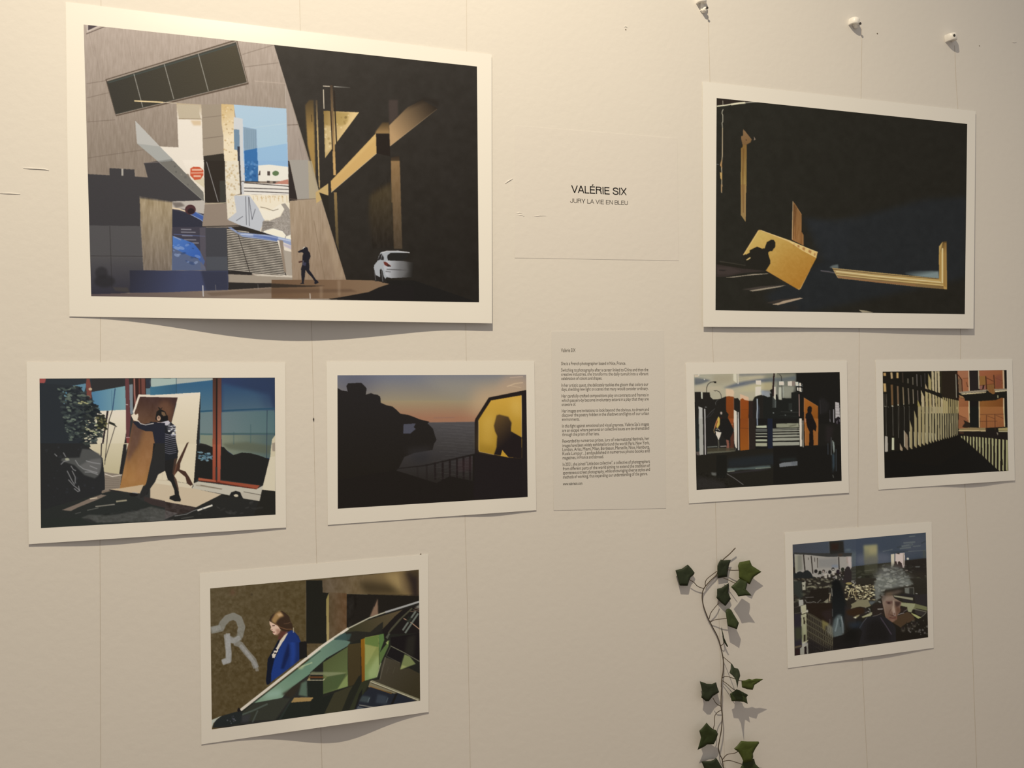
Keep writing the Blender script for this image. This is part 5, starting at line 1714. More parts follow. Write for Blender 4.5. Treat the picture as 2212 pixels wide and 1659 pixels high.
# ---------------------------------------------------------------- materials
M_WALL = mat('painted_plaster', (.765, .745, .715), .75, .2, noise=.018, nscale=5, bump=.00035, bscale=70)
M_PAPER = mat('photo_paper', (.86, .855, .83), .55, .3, bump=.00006, bscale=500)
M_PRINT = mat('printed_ink', (.5, .5, .5), .5, .22, attr='ink', bump=.00005, bscale=600)
M_NOTE = mat('plain_paper', (.738, .722, .70), .7, .2, bump=.0001, bscale=300)
M_FILM = mat('matt_film', (.760, .738, .712), .75, .2, noise=.012, nscale=5, bump=.00035, bscale=70)
M_INK = mat('black_lettering', (.012, .011, .010), .5, .3)
M_INK2 = mat('grey_text_ink', (.12, .105, .09), .7, .2)
M_LINE = mat('nylon_cord', (.55, .50, .43), .4, .5, noise=.05, nscale=60)
M_CLIP = mat('white_plastic', (.9, .88, .84), .35, .5, noise=.01, nscale=80)
M_NAIL = mat('dark_steel', (.03, .025, .022), .35, .6, noise=.1, nscale=90)
M_STEM = mat('ivy_stem', (.075, .055, .035), .6, .3, noise=.2, nscale=120)
M_FLOOR = mat('wooden_floor', (.18, .12, .08), .5, .3, noise=.2, nscale=6)
M_BASE = mat('white_skirting', (.7, .68, .64), .5, .3, noise=.02, nscale=10)
M_HOLE = mat('dark_hole', (.16, .13, .10), .9, .1)


def leaf_mat(name, rgb):
    m = mat(name, rgb, .55, .25, noise=.22, nscale=130, bump=.0004, bscale=160)
    return m


M_LEAF = [leaf_mat('ivy_leaf_deep_green', (.026, .036, .018)), leaf_mat('ivy_leaf_mid_green', (.036, .052, .018)),
          leaf_mat('ivy_leaf_light_green', (.062, .084, .018))]

# ---------------------------------------------------------------- the setting
bm = bmesh.new()
box(bm, -2.6, 3.6, 0, .15, 0, 3.8)
wall = tag(link('wall_back', bm_mesh('wall_back', bm), M_WALL), 'cream painted plaster wall behind the exhibition prints', 'wall', None, 'structure')
bm = bmesh.new()
box(bm, -2.6, 3.6, -3.2, .15, -.1, 0)
tag(link('floor', bm_mesh('floor', bm), M_FLOOR), 'brown wooden floor below the exhibition wall', 'floor', None, 'structure')
bm = bmesh.new()
box(bm, -2.6, 3.6, -.014, 0, 0, .09)
tag(link('baseboard_back', bm_mesh('baseboard_back', bm), M_BASE), 'white skirting board along the exhibition wall', 'baseboard', None, 'structure')


def ridge(name, pts, r, m):
    bm = bmesh.new()
    tube(bm, [W(x, y, r * .25) for x, y in pts], [r * .3] + [r] * (len(pts) - 2) + [r * .3], 8)
    return link(name, bm_mesh(name, bm), m, wall)


for pts in (((50, 363.5), (65, 364), (85, 365), (98, 366), (106, 368.5)), ((1091, 397), (1097, 392), (1102, 389), (1108, 386)),
            ((1114, 461), (1122, 459.5), (1128, 461)), ((1116, 466), (1124, 464), (1133, 468)), ((1150, 468), (1166, 466), (1180, 467)),
            ((0, 418), (20, 418), (44, 419.5)), ((1348, 58), (1352, 57), (1355, 60)), ((2185, 90), (2190, 92), (2196, 92))):
    ridge('plaster_ridge', pts, .0009, M_WALL)


def hole(x, y, r, name='nail_hole'):
    bm = bmesh.new()
    c = W(x, y, .0004)
    n = 10
    vs = [bm.verts.new((c[0] + r * math.cos(2 * math.pi * k / n) * (1 + .2 * (k % 3)), c[1], c[2] + r * math.sin(2 * math.pi * k / n))) for k in range(n)]
    f = bm.faces.new(vs)
    e = bmesh.ops.extrude_face_region(bm, geom=[f])
    for v in e['geom']:
        if isinstance(v, bmesh.types.BMVert):
            v.co.y += .0004
    return link(name, bm_mesh(name, bm), M_HOLE, wall)


for x, y, r in ((1352, 64, .0012), (1895.5, 72.5, .0014), (2116, 99, .0012), (909, 1197.2, .0013)):
    hole(x, y, r)


# ---------------------------------------------------------------- photographic prints
def sheet_mesh(co, nx, ny, loop):
    """thin sheet: front and back grids, and a cut edge with vertices of its own"""
    n = nx * ny
    m = len(loop)
    co = np.concatenate([co, co[loop], co[loop + n]])
    k = np.arange(m)
    k2 = np.roll(k, -1)
    rim = np.stack([2 * n + k, 2 * n + k2, 2 * n + m + k2, 2 * n + m + k], -1)
    return np_mesh('paper_sheet', co, np.concatenate([grid_quads(nx, ny), grid_quads(nx, ny, n, True), rim]))


def make_print(label, corners, photo, lift, pic, paper, step=1.0):
    H = homog(corners)
    Hi = np.linalg.inv(H)
    base = W(*(np.array(corners[2]) + np.array(corners[3])) / 2, 0)
    root = empty('photo_print', base, label, 'photo print', 'photographic prints on the wall')
    nx, ny = 61, 45
    u, v = np.meshgrid(np.linspace(0, 1, nx), np.linspace(0, 1, ny))
    px, py = hmap(H, u, v)
    h = lift(u, v)
    front = W(px, py, h)
    back = front.copy()
    back[..., 1] += .00035
    co = np.concatenate([front.reshape(-1, 3), back.reshape(-1, 3)])
    n = nx * ny
    idx = np.arange(n).reshape(ny, nx)
    loop = np.concatenate([idx[0, :], idx[1:, -1], idx[-1, -2::-1], idx[-2:0:-1, 0]])
    me = sheet_mesh(co, nx, ny, loop)
    link('paper_sheet', me, M_PAPER, root)
    # the printed image, carried by a fine mesh
    P = homog(photo)
    w = max(photo[1][0] - photo[0][0], photo[2][0] - photo[3][0])
    hh = max(photo[3][1] - photo[0][1], photo[2][1] - photo[1][1])
    mx, my = int(w / step) + 1, int(hh / step) + 1
    u, v = np.meshgrid(np.linspace(0, 1, mx), np.linspace(0, 1, my))
    px, py = hmap(P, u, v)
    su, sv = hmap(Hi, px, py)
    co = W(px, py, lift(su, sv) + .00012)
    me = np_mesh('printed_image', co, grid_quads(mx, my))
    X = np.clip((px - pic.x0) * SS - .5, 0, pic.w - 1.01)
    Y = np.clip((py - pic.y0) * SS - .5, 0, pic.h - 1.01)
    xi, yi = X.astype(int), Y.astype(int)
    fx, fy = (X - xi)[..., None], (Y - yi)[..., None]
    im = pic.im
    c = (im[yi, xi] * (1 - fx) + im[yi, xi + 1] * fx) * (1 - fy) + (im[yi + 1, xi] * (1 - fx) + im[yi + 1, xi + 1] * fx) * fy
    alb = np.clip(lin(c) / lin(paper) * .84 - .006, .002, .9)
    rgba = np.ones((mx * my, 4), np.float32)
    rgba[:, :3] = alb.reshape(-1, 3)
    at = me.color_attributes.new('ink', 'FLOAT_COLOR', 'POINT')
    at.data.foreach_set('color', rgba.ravel())
    link('printed_image', me, M_PRINT, root)
    return root


def bell(x, c, w):
    return np.exp(-((x - c) / w) ** 2)


def lift_big(u, v):
    low = (.0175 * bell(u, .55, .30) * (1 - bell(u, 0, .12)) + .0035 * bell(u, 1, .1)) * np.clip(v, 0, 1) ** 2.2
    top = .0055 * bell(u, .36, .2) * (1 - np.exp(-np.clip(v, 0, 1) / .05))
    return .0012 + low + top + .0022 * np.clip(u, 0, 1) ** 3


def lift_of(base, *bumps, edge=0.):
    """bumps: (where along the width, spread, height) reached at the bottom edge"""
    def f(u, v):
        s = base + 0 * u
        for c, w, h in bumps:
            s = s + h * bell(u, c, w) * np.clip(v, 0, 1) ** 2
        return s + edge * np.clip(u, 0, 1) ** 3
    return f


PRINTS = [
    ('largest print, a concrete facade with a walking woman and a white car',
     [(142, 4), (1062, 118), (1063, 698.5), (150, 683.5)], [(180.7, 53), (1030.2, 143.6), (1034.7, 652.9), (197, 639.6)],
     lift_big, 'facade', (230, 217, 190)),
    ('print of a man carrying a brown board past glass doors, at the left end',
     [(57.5, 782), (616, 783), (618, 1139.5), (62, 1175.6)], [(85.3, 817.7), (593.8, 815.8), (595.2, 1111.6), (88.4, 1140.8)],
     lift_of(.0015, (.3, .25, .0045), (.75, .2, .002)), 'board_carrier', (218, 205, 180)),
    ('print of a dusk seascape with a silhouette in a yellow window',
     [(705.5, 781), (1154, 780), (1158.5, 1102), (708, 1134)], [(728.9, 810.6), (1136.6, 809.5), (1139.9, 1073.4), (729.7, 1098.8)],
     lift_of(.0013, (.78, .14, .0022), edge=.0003), 'sunset', (214, 202, 170)),
    ('print of a woman in a blue jacket behind a car windscreen, bottom left',
     [(431.5, 1239), (925, 1197), (926, 1538), (435, 1608)], [(453.9, 1271.1), (904.7, 1230.6), (907.7, 1513.2), (457.7, 1575.5)],
     lift_of(.0013, (.58, .24, .0160)), 'windscreen', (203, 189, 165)),
    ('large dark print with a yellow board and a gilt frame corner, upper right',
     [(1518, 176), (2107.5, 240), (2103, 710), (1519, 706)], [(1548, 211.7), (2089.3, 267.7), (2084.1, 678.8), (1545.6, 670.2)],
     lift_of(.0022, (.1, .3, .0045), (.85, .4, .005), edge=.0025), 'yellow_board', (222, 208, 188)),
    ('print of street reflections with orange panels, below the large dark print',
     [(1481.5, 784), (1829.5, 779), (1834, 1064.5), (1488, 1087.5)], [(1499, 809), (1813.8, 803.8), (1818.1, 1038.8), (1504.7, 1058.3)],
     lift_of(.0012, (.6, .4, .0008), edge=.0008), 'street_reflections', (205, 190, 168)),
    ('print of a striped slatted facade and an orange house, at the right edge',
     [(1891.5, 778), (2186.5, 775.5), (2192.5, 1037.7), (1897.6, 1058)], [(1906.6, 802.9), (2174.5, 799.5), (2178.2, 1017), (1911, 1033)],
     lift_of(.0012, (.68, .2, .004), edge=.0012), 'striped_facade', (195, 181, 160)),
    ('smallest print, a grey haired person reflected over rooftops, bottom right',
     [(1695.3, 1150.5), (2012.5, 1127.5), (2017, 1399.5), (1701.8, 1443.5)], [(1712.1, 1176.4), (1999.9, 1150.3), (2004.9, 1376.7), (1716.4, 1416.4)],
     lift_of(.0012, (.62, .26, .0032)), 'rooftops', (187, 172, 148)),
]
for lab, cs, ph, lf, pn, pw in PRINTS:
    make_print(lab, cs, ph, lf, globals()['picture_' + pn](), pw)


# ---------------------------------------------------------------- lettering
def glyphs(text, cache={}):
    """filled outline of a word at size 1: vertices (x, y) and polygons"""
    if text not in cache:
        cu = bpy.data.curves.new('lettering', 'FONT')
        cu.body = text
        cu.size = 1
        cu.resolution_u = 3
        ob = bpy.data.objects.new('lettering', cu)
        col.objects.link(ob)
        dg = bpy.context.evaluated_depsgraph_get()
        dg.update()
        me = bpy.data.meshes.new_from_object(ob.evaluated_get(dg))
        v = np.empty(len(me.vertices) * 3)
        me.vertices.foreach_get('co', v)
        cache[text] = (v.reshape(-1, 3)[:, :2], [list(p.vertices) for p in me.polygons])
        bpy.data.objects.remove(ob)
        bpy.data.curves.remove(cu)
        bpy.data.meshes.remove(me)
    return cache[text]


def letters(name, parts, m, parent):
    co, fs = [], []
    k = 0
    for P, F in parts:
        co += [tuple(float(c) for c in q) for q in P]
        fs += [[i + k for i in f] for f in F]
        k += len(P)
    me = bpy.data.meshes.new(name)
    me.from_pydata(co, [], fs)
    return link(name, me, m, parent)


def panel(root, corners, lift, m, name='paper_sheet', th=.0002, nx=13, ny=15):
    H = homog(corners)
    u, v = np.meshgrid(np.linspace(0, 1, nx), np.linspace(0, 1, ny))
    px, py = hmap(H, u, v)
    front = W(px, py, lift)
    back = front.copy()
    back[..., 1] += th
    n = nx * ny
    idx = np.arange(n).reshape(ny, nx)
    loop = np.concatenate([idx[0, :], idx[1:, -1], idx[-1, -2::-1], idx[-2:0:-1, 0]])
    return link(name, sheet_mesh(np.concatenate([front.reshape(-1, 3), back.reshape(-1, 3)]), nx, ny, loop), m, root)


def headline(text, tl, tr, br, bl, lift):
    """capitals filling the quad between cap line and base line"""
    P, F = glyphs(text)
    caps = glyphs('E')[0]
    h = caps[:, 1].max()
    x0, x1 = P[:, 0].min(), P[:, 0].max()
    H = homog([tl, tr, br, bl])
    px, py = hmap(H, (P[:, 0] - x0) / (x1 - x0), 1 - P[:, 1] / h)
    return W(px, py, lift), F


cap = empty('caption_panel', W(1288, 560, 0), 'pale caption panel with a name in black capitals between the two large prints', 'caption panel')
panel(cap, [(1111, 271), (1463, 299), (1466, 563), (1112, 557)], .0004, M_FILM, 'film_sheet')


# plain grotesque capitals drawn as strokes; box: x 0..width, y 0 (base) .. 1 (cap height)
def arc(cx, cy, rx, ry, a0, a1, n=12):
    return [(cx + rx * math.cos(math.radians(a0 + (a1 - a0) * k / n)), cy + ry * math.sin(math.radians(a0 + (a1 - a0) * k / n))) for k in range(n + 1)]


def capital(ch, t):
    h = t / 2
    b, c = h, 1 - h
    if ch == 'V':
        return .86, [[(.055, 1), (.43, 0)], [(.805, 1), (.43, 0)]]
    if ch == 'A':
        return .86, [[(.055, 0), (.43, 1)], [(.805, 0), (.43, 1)], [(.20, .33), (.66, .33)]]
    if ch == 'L':
        return .70, [[(h + .06, 1), (h + .06, 0)], [(.06, b), (.68, b)]]
    if ch in 'EÉ':
        s = [[(h + .06, 1), (h + .06, 0)], [(.06, c), (.74, c)], [(.06, .53), (.70, .53)], [(.06, b), (.76, b)]]
        if ch == 'É':
            s.append([(.36, 1.09), (.52, 1.27)])
        return .80, s
    if ch == 'I':
        return .28, [[(.14, 1), (.14, 0)]]
    if ch == 'R':
        return .88, [[(h + .06, 1), (h + .06, 0)], [(.06, c), (.52, c)] + arc(.52, .76, .22, c - .76, 90, -90) + [(.06, .76 - (c - .76))],
                     [(.52, .52), (.66, .48), (.72, .36), (.74, .10), (.80, 0)]]
    if ch == 'S':
        return .84, [[(.74, .70)] + arc(.42, .75, .31, c - .75, 10, 180) + [(.13, .66), (.24, .57), (.44, .51), (.66, .43), (.75, .30)] +
                     arc(.42, .28, .34, .28 - b, 0, -180) + [(.08, .34)]]
    if ch == 'X':
        return .84, [[(.06, 0), (.76, 1)], [(.06, 1), (.76, 0)]]
    if ch == 'J':
        return .66, [[(.50, 1), (.50, .28)] + arc(.27, .28, .23, .28 - b, 0, -180) + [(.04, .34)]]
    if ch == 'U':
        return .86, [[(.10, 1), (.10, .34)] + arc(.43, .34, .33, .34 - b, 180, 360) + [(.76, .34), (.76, 1)]]
    if ch == 'Y':
        return .84, [[(.05, 1), (.42, .42)], [(.79, 1), (.42, .42)], [(.42, .44), (.42, 0)]]
    if ch == 'N':
        return .88, [[(h + .06, 1), (h + .06, 0)], [(.80 - h, 1), (.80 - h, 0)], [(h + .06, 1), (.80 - h, 0)]]
    if ch == 'B':
        return .84, [[(h + .06, 1), (h + .06, 0)], [(.06, c), (.50, c)] + arc(.50, .765, .22, c - .765, 90, -90) + [(.06, .53)],
                     [(.06, .53), (.52, .53)] + arc(.52, .53 / 2 + h / 2, .24, .53 / 2 - h / 2, 90, -90) + [(.06, b)]]
    return .36, []


def sign_letters(text, t, tl, tr, br, bl, lift):
    x = 0.
    strokes = []
    for ch in text:
        w, ss = capital(ch, t)
        strokes += [[(x + a, b) for a, b in s] for s in ss]
        x += w
    wtot = x - .06
    H = homog([tl, tr, br, bl])
    out = []
    for s in strokes:
        s = np.array([p for i, p in enumerate(s) if i == 0 or math.hypot(p[0] - s[i - 1][0], p[1] - s[i - 1][1]) > .012])
        L_, R_ = [], []
        for i in range(len(s)):
            d0 = s[i] - s[i - 1] if i else s[1] - s[0]
            d1 = s[i + 1] - s[i] if i < len(s) - 1 else d0
            d0, d1 = d0 / np.hypot(*d0), d1 / np.hypot(*d1)
            nn = np.array([-(d0 + d1)[1], (d0 + d1)[0]])
            nn = nn / max(np.hypot(*nn), 1e-6)
            k = 1 / max(nn @ np.array([-d0[1], d0[0]]), .5)
            L_.append(s[i] + nn * t / 2 * k)
            R_.append(s[i] - nn * t / 2 * k)
        P = np.array(L_ + R_)
        P[:, 1] = np.clip(P[:, 1], 0, 1.3)
        n = len(s)
        px, py = hmap(H, P[:, 0] / wtot, 1 - P[:, 1])
        out.append((W(px, py, lift), [[i, i + 1, n + i + 1, n + i] for i in range(n - 1)]))
    return out


letters('title_lettering', sign_letters('VALÉRIE SIX', .135, (1233.9, 400.1), (1352.8, 406.3), (1353.3, 422.0), (1234.2, 416.2), .0006), M_INK, cap)
letters('subtitle_lettering', sign_letters('JURY LA VIE EN BLEU', .105, (1232, 428.4), (1356, 434.0), (1356, 442.9), (1232, 437.9), .0006),
        mat('thin_dark_lettering', (.035, .03, .026), .5, .3), cap)

BODY = [
    (1211.7, 1243.0, 757.9, 757.6, 'Valérie SIX', 5.2),
    (1212.2, 1352.0, 786.3, 785.6, 'She is a French photographer based in Nice, France.', 4.6),
    (1212.2, 1400.5, 800.3, 799.3, 'Switching to photography after a career linked to China and then the', 4.6),
    (1212.2, 1400.5, 809.5, 808.0, 'creative industries, she transforms the daily tumult into a vibrant', 4.6),
    (1212.4, 1300.7, 818.6, 817.8, 'celebration of colors and shapes.', 4.6),
    (1212.8, 1400.5, 833.1, 831.0, 'In her artistic quest, she delicately tackles the gloom that colors our', 4.6),
    (1212.8, 1400.5, 841.9, 839.8, 'days, shedding new light on scenes that many would consider ordinary.', 4.6),
    (1213.0, 1401.2, 856.4, 853.7, 'Her carefully crafted compositions play on contrasts and frames in', 4.6),
    (1213.2, 1401.2, 865.9, 862.5, 'which passers-by become involuntary actors in a play that they are', 4.6),
    (1213.3, 1243.8, 874.6, 874.2, 'unaware of.', 4.6),
    (1213.6, 1401.8, 888.8, 884.9, 'Her images are invitations to look beyond the obvious, to dream and', 4.6),
    (1213.8, 1401.9, 897.7, 893.6, 'discover the poetry hidden in the shadows and lights of our urban', 4.6),
    (1214.0, 1252.5, 906.8, 906.2, 'environments.', 4.6),
    (1214.2, 1402.2, 921.3, 916.8, "In this fight against emotional and visual grayness, Valérie Six's images", 4.6),
    (1214.4, 1402.3, 930.7, 925.3, 'are an escape where personal or collective issues are de-dramatised', 4.6),
    (1214.5, 1294.7, 939.6, 937.6, 'through the prism of her lens.', 4.6),
    (1214.8, 1402.4, 953.9, 947.9, 'Rewarded by numerous prizes, jury of international festivals, her', 4.6),
    (1214.9, 1402.8, 963.4, 957.2, 'images have been widely exhibited around the world (Paris, New York,', 4.6),
    (1215.0, 1403.0, 972.2, 966.0, 'London, Arles, Miami, Milan, Bordeaux, Marseille, Nice, Hamburg,', 4.6),
    (1215.2, 1403.3, 981.0, 974.5, 'Kuala Lumpur...) and published in numerous photo books and', 4.6),
    (1215.4, 1304.0, 990.0, 987.0, 'magazines, in France and abroad.', 4.6),
    (1215.6, 1403.8, 1004.2, 997.4, 'In 2021, she joined "Little box collective", a collective of photographers', 4.6),
    (1215.8, 1404.0, 1013.6, 1006.2, 'from different parts of the world aiming to extend the tradition of', 4.6),
    (1216.0, 1404.0, 1022.5, 1014.6, 'spontaneous street photography, while encouraging diverse styles and', 4.6),
    (1216.2, 1399.0, 1031.5, 1023.8, 'methods of working, thus expanding our understanding of the genre.', 4.6),
]
XH = glyphs('x')[0][:, 1].max()


def text_line(xl, xr, yl, yr, text, xh, lift=.0007, sx=None):
    words = text.split(' ')
    g = [glyphs(w) for w in words]
    ws = [P[:, 0].max() - P[:, 0].min() for P, F in g]
    s = xh / XH
    L = xr - xl
    n = len(words)
    hx = s * .80 if sx is None else sx
    gap = (L - sum(ws) * hx) / max(n - 1, 1)
    if n == 1:
        hx = L / ws[0]
    elif gap < hx * .22:
        hx = L / (sum(ws) + .26 * (n - 1))
        gap = .26 * hx
    out, x = [], 0.
    for (P, F), w in zip(g, ws):
        q = x + (P[:, 0] - P[:, 0].min()) * hx
        px = xl + q
        py = yl + (yr - yl) * q / L + xh / 2 - P[:, 1] * s
        out.append((W(px, py, lift), F))
        x += w * hx + gap
    return out


note = empty('text_panel', W(1317, 1100, 0), 'grey white biography sheet of small printed text in the middle of the wall', 'text panel')
panel(note, [(1190.5, 716), (1433.5, 714.5), (1438.5, 1098), (1196, 1102.5)], .0005, M_NOTE)
letters('heading_text', text_line(*BODY[0]), M_INK2, note)
body = []
for ln in BODY[1:]:
    body += text_line(*ln)
letters('body_text', body, M_INK2, note)
letters('web_address', text_line(1216, 1257.8, 1046.3, 1044.8, 'www.valeriesix.com', 4.4), mat('bold_text_ink', (.05, .045, .04), .6, .2), note)


# ---------------------------------------------------------------- hanging lines
def cord(label, pts, r=.00024, lift=.0001):
    base = W(pts[-1][0], pts[-1][1], 0)
    bm = bmesh.new()
    tube(bm, [W(x, y, lift + r) for x, y in pts], r, 6)
    o = link('hanging_line', bm_mesh('hanging_line', bm), M_LINE)
    return tag(o, label, 'hanging line', 'thin hanging lines down the wall')


cord('thin hanging line nearest the left edge, behind the largest print', [(218, -60), (218, 5), (217.3, 400), (216.8, 740), (216, 1200), (217.5, 1659), (218, 1760)])
knot_line = cord('thin hanging line behind the middle of the largest print, with a knot',
                 [(646, -60), (647.5, 10), (648.5, 60), (660, 420), (673.5, 720), (676.6, 850), (677.6, 906), (681, 1080), (683.5, 1190), (689, 1430), (694.5, 1620), (699, 1760)])
bm = bmesh.new()
tube(bm, [W(677.4, y, .0012) for y in (902, 904, 906.5, 909)], [.0003, .0010, .0012, .0003], 8)
link('knot', bm_mesh('knot', bm), M_NAIL, knot_line)
cord('thin hanging line near the right edge of the largest print', [(1007.5, -60), (1007.8, 10), (1008, 105), (1006, 500), (1006.3, 710), (1007.2, 775), (1004.5, 1118), (1009.5, 1300), (1016, 1659), (1018, 1760)])
cord('thin hanging line from the top left cable clip down to the ivy', [(1529, 22), (1530.5, 60), (1533.5, 175), (1538, 500), (1539, 740), (1541, 780), (1545.5, 1090), (1547.5, 1180), (1552.5, 1320), (1555, 1400), (1560, 1500), (1566, 1659), (1569, 1760)], .00028)
cord('thin hanging line from the middle cable clip behind the smallest print', [(1861.5, 58), (1861.8, 90), (1860, 205), (1856.5, 500), (1856, 740), (1853.5, 1060), (1853, 1125), (1858, 1300), (1863.5, 1450), (1868, 1550), (1874, 1659), (1879, 1760)], .00028)
cord('thin hanging line from the rightmost cable clip', [(2062, 98), (2063.2, 120), (2065, 170), (2069, 232), (2073, 500), (2075.2, 730), (2074.8, 775), (2085, 1060), (2089.5, 1150), (2094.5, 1250), (2099, 1334), (2104, 1500), (2110, 1659), (2114, 1760)], .0003)


# ---------------------------------------------------------------- cable clips at the top
def clip(label, x, y, dx, nx_, ny_, s=1., rot=0.):
    """white plastic cable clip: an arch standing off the wall and a boss with a nail"""
    c = W(x, y, 0)
    root = empty('cable_clip', c, label, 'cable clip', 'white cable clips at the top of the wall')
    bm = bmesh.new()
    ro, ri, hz, cy = .0085 * s, .0052 * s, .0060 * s, .0065 * s
    n = 20
    prof_o = [(ro, 0)] + [(ro * math.cos(math.pi * k / n), cy + ro * math.sin(math.pi * k / n)) for k in range(n + 1)] + [(-ro, 0)]
    prof_i = [(ri, 0)] + [(ri * math.cos(math.pi * k / n), cy + ri * .95 * math.sin(math.pi * k / n)) for k in range(n + 1)] + [(-ri, 0)]
    rings = []
    for z, g in ((-hz, .94), (-hz * .8, 1.), (hz * .8, 1.), (hz, .92)):
        ca, sa = math.cos(rot), math.sin(rot)
        ro_, ri_ = [], []
        for (a, b) in prof_o:
            ro_.append(bm.verts.new((c[0] + a * g * ca - z * sa, c[1] - b * g - .0002, c[2] + z * ca + a * g * sa)))
        for (a, b) in prof_i:
            ri_.append(bm.verts.new((c[0] + a * ca - z * sa, c[1] - b - .0002, c[2] + z * ca + a * sa)))
        rings.append((ro_, ri_))
    for (o0, i0), (o1, i1) in zip(rings, rings[1:]):
        for k in range(len(o0) - 1):
            bm.faces.new((o0[k], o0[k + 1], o1[k + 1], o1[k])).smooth = True
            bm.faces.new((i0[k], i1[k], i1[k + 1], i0[k + 1])).smooth = True
    for o_, i_ in (rings[0], rings[-1]):
        for k in range(len(o_) - 1):
            bm.faces.new((o_[k], i_[k], i_[k + 1], o_[k + 1]))
    link('clip_arch', bm_mesh('clip_arch', bm), M_CLIP, root)
    e = W(nx_, ny_, .0155 * s)
    f = np.array([e[0], 0, e[2]])
    bm = bmesh.new()
    tube(bm, [(f[0], -.0002, f[2]), (f[0], -.003 * s, f[2]), (f[0], -.0092 * s, f[2]), (f[0], -.0102 * s, f[2])], [.0046 * s, .0046 * s, .0042 * s, .003 * s], 16)
    box(bm, min(c[0], f[0]), max(c[0], f[0]), -.004 * s, -.0002, min(f[2], c[2]) - .001, max(f[2], c[2]) + .001)
    link('clip_boss', bm_mesh('clip_boss', bm), M_CLIP, root)
    bm = bmesh.new()
    tube(bm, [(f[0], -.010 * s, f[2]), (f[0], -.0148 * s, f[2])], .0009 * s, 10)
    tube(bm, [(f[0], -.0146 * s, f[2]), (f[0], -.0152 * s, f[2]), (f[0], -.0158 * s, f[2])], [.0022 * s, .0024 * s, .0016 * s], 14)
    link('nail', bm_mesh('nail', bm), M_NAIL, root)


clip('white cable clip on the left of three, cut by the top edge of the picture', 1512, 3, 1, 1528, 16.5, 1.15)
clip('white cable clip in the middle of three, above the large dark print', 1841, 50, 1, 1859, 50.5, 1.2, -.12)
clip('white cable clip on the right of three, open side facing out', 2049, 84, 1, 2062, 76, 1.35, .15)

# ---------------------------------------------------------------- ivy garland
F1, F2, F3, KK = (1440, 1170), (1440, 1320), (1440, 1479), 9.217


def T(F, s):
    return [(F[0] + float(a.split(',')[0]) / KK, F[1] + float(a.split(',')[1]) / KK) for a in s.split()]


ivy = empty('ivy_garland', W(1562, 1690, 0), 'artificial ivy garland of dark green leaves hanging down the wall', 'ivy garland')
main = T(F1, '1370,125 1250,250 1120,365 1040,500 1000,650 880,770 780,880 735,950 712,1030 710,1150 740,1300 790,1440 840,1560') + \
    T(F2, '860,210 920,330 1010,500 1070,680 1110,860 1130,1000 1125,1200 1100,1350 1090,1500') + \
    T(F3, '1095,60 1085,250 1085,430 1107,600 1105,700 1090,900 1050,1120 1030,1260 1060,1390 1105,1490 1130,1659 1150,1900')
hs = np.interp(np.arange(len(main)), [0, 3, 6, 10, 14, 18, 22, 26, 30, len(main) - 1], [.011, .004, .006, .004, .003, .004, .010, .014, .010, .006])
pts = smooth_path([(x, y, h) for (x, y), h in zip(main, hs)], 5)
bm = bmesh.new()
tube(bm, [W(*p) for p in pts], .00105, 8)
p2 = smooth_path([(x, y, h) for (x, y), h in zip(T(F1, '1000,590 880,680 795,755 768,830 778,890'), (.005, .007, .008, .007, .006))], 5)
tube(bm, [W(*p) for p in p2], .0008, 8)
link('stem', bm_mesh('stem', bm), M_STEM, ivy)

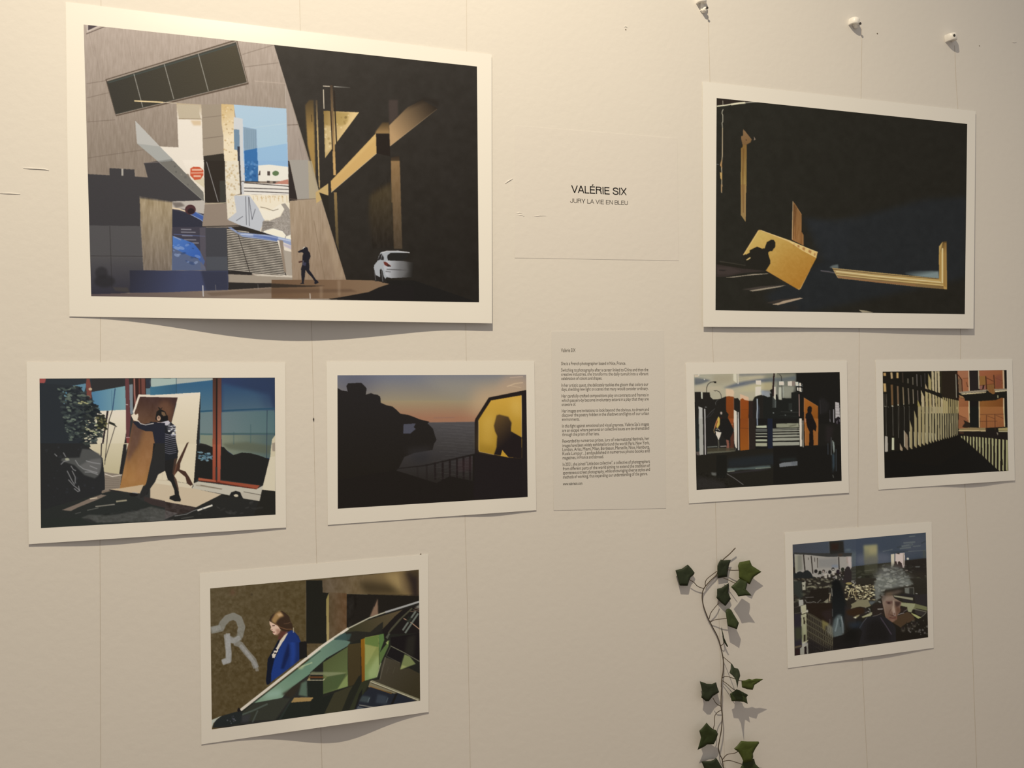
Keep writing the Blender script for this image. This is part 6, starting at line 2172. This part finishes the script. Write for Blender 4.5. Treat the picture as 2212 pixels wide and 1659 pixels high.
# outline, lift at centre, slope of lift along x and y (metres per 100 px), material, stalk path
LEAVES = [
    (F1, '175,572 310,535 420,455 500,540 558,620 540,660 480,710 455,760 420,880 260,875 215,700', .008, 0, .010, 0, '735,935 620,890 540,810 460,760', (.006, .007, .010, .010)),
    (F1, '1080,355 1130,372 1280,360 1240,480 1215,620 1210,700 1020,730 1010,640 1012,480 1040,410', .008, 0, -.004, 0, '1010,590 1060,540 1100,500', (.004, .006, .007)),
    (F1, '1450,410 1655,370 1700,480 1890,600 1740,700 1700,760 1660,850 1600,830 1500,770 1440,720 1440,600 1420,480', .016, .004, .004, 2, '1215,560 1320,572 1445,568', (.009, .012, .015)),
    (F1, '1450,735 1600,800 1605,860 1580,950 1695,1075 1570,1072 1430,1095 1380,1010 1280,900 1370,820', .028, .004, .02, 1, '1130,722 1240,768 1360,830', (.008, .015, .022)),
    (F1, '1235,825 1243,880 1230,1020 1280,1140 1170,1285 1080,1210 990,1120 1005,1060 1005,940 1090,920', .007, 0, .006, 0, '845,1540 880,1420 970,1300 1045,1215', (.004, .009, .010, .007)),
    (F2, '1245,-52 1290,-20 1340,70 1395,160 1440,235 1400,365 1310,330 1220,300 1190,130 1172,0 1195,-40', .016, .008, .02, 1, '870,215 960,175 1080,158 1195,145', (.004, .008, .012, .014)),
    (F2, '1095,310 1120,440 1150,560 1225,705 1205,717 1160,650 1128,600 1113,480 1090,370', .009, 0, .004, 0, '1075,690 1120,665 1135,620', (.004, .008, .009)),
    (F2, '1280,1040 1310,1060 1350,1130 1420,1145 1450,1200 1465,1290 1430,1400 1412,1530 1400,1480 1370,1350 1300,1270 1250,1230 1275,1150', .045, 0, .05, 0, '1120,905 1200,975 1290,1050', (.006, .016, .030)),
    (F2, '1490,1385 1560,1380 1640,1350 1700,1365 1780,1345 1925,1355 1830,1420 1750,1470 1715,1570 1600,1555 1500,1520', .033, .008, .0, 2, '1110,1330 1190,1300 1330,1340 1450,1385 1500,1388', (.006, .013, .021, .029, .033)),
    (F3, '1260,180 1330,140 1390,90 1450,110 1560,170 1625,205 1590,250 1615,385 1540,345 1400,330 1295,330', .020, .006, .004, 1, '1110,-80 1210,-10 1290,60 1370,115', (.006, .011, .016, .019)),
    (F3, '660,-70 800,-20 900,-15 985,-50 1010,50 1048,150 925,225 840,330 780,330 690,255 710,150 690,50', .013, 0, .01, 0, '1085,432 1020,400 970,350 925,270', (.010, .012, .014, .015)),
    (F3, '795,755 850,820 920,885 985,905 1025,980 985,1100 940,1185 810,1190 740,1240 615,1300 660,1150 685,1050 650,920 720,850', .019, 0, -.012, 1, '1087,505 1000,560 955,640 952,780 925,890', (.012, .016, .020, .022, .021)),
    (F3, '1480,1120 1600,1130 1830,1130 1845,1160 1770,1270 1720,1370 1725,1440 1700,1530 1540,1560 1490,1440 1430,1340 1340,1275 1400,1220', .030, .005, .004, 2, '1110,1490 1180,1410 1240,1380 1350,1365 1420,1330', (.010, .016, .020, .024, .026)),
    (F3, '1520,1520 1740,1470 1770,1580 1880,1690 1850,1850 1660,1930 1480,1850 1450,1690 1500,1600', .024, .004, .004, 1, '1118,1530 1240,1508 1380,1545 1500,1585', (.010, .015, .020, .022)),
    (F3, '690,1525 870,1520 930,1500 985,1455 1040,1540 1115,1670 1130,1800 960,1900 800,1850 740,1640', .012, 0, .004, 0, '1140,1800 1090,1760 1010,1740', (.006, .009, .011)),
]
for F, o, h0, sx, sy, mi, st, sh in LEAVES:
    P = np.array(T(F, o))
    # denser outline with slightly rounded corners
    c = P.mean(0)
    R = []
    n = len(P)
    for i in range(n):
        a, b, d = P[i - 1], P[i], P[(i + 1) % n]
        for t in (.18, .06):
            R.append(b + (a - b) * t)
        R.append(b + (a + d - 2 * b) * .015)
        for t in (.06, .18, .5):
            R.append(b + (d - b) * t)
    R = np.array(R)
    bm = bmesh.new()
    rings = []
    for f, dh in ((1., 0.), (.72, .0012), (.40, .0014), (.12, .0002)):
        q = c + (R - c) * f
        hh = h0 + sx * (q[:, 0] - c[0]) / 100 + sy * (q[:, 1] - c[1]) / 100 + dh
        w3 = W(q[:, 0], q[:, 1], np.maximum(hh, .0015))
        rings.append([bm.verts.new([float(v) for v in p]) for p in w3])
    m = len(R)
    for r0, r1 in zip(rings, rings[1:]):
        for k in range(m):
            bm.faces.new((r0[k], r0[(k + 1) % m], r1[(k + 1) % m], r1[k])).smooth = True
    bm.faces.new(rings[-1])
    bmesh.ops.recalc_face_normals(bm, faces=bm.faces)
    bmesh.ops.solidify(bm, geom=bm.faces[:], thickness=.00035)
    lf = link('leaf', bm_mesh('leaf', bm), M_LEAF[mi], ivy)
    sp = smooth_path([(x, y, h) for (x, y), h in zip(T(F, st), sh)], 5)
    bm = bmesh.new()
    tube(bm, [W(*p) for p in sp], .00075, 8)
    me = bm_mesh('leaf_stalk', bm)
    s_ = bpy.data.objects.new('leaf_stalk', me)
    me.materials.append(M_STEM)
    col.objects.link(s_)
    s_.parent = lf
    bpy.context.view_layer.update()
    s_.matrix_parent_inverse = lf.matrix_world.inverted()
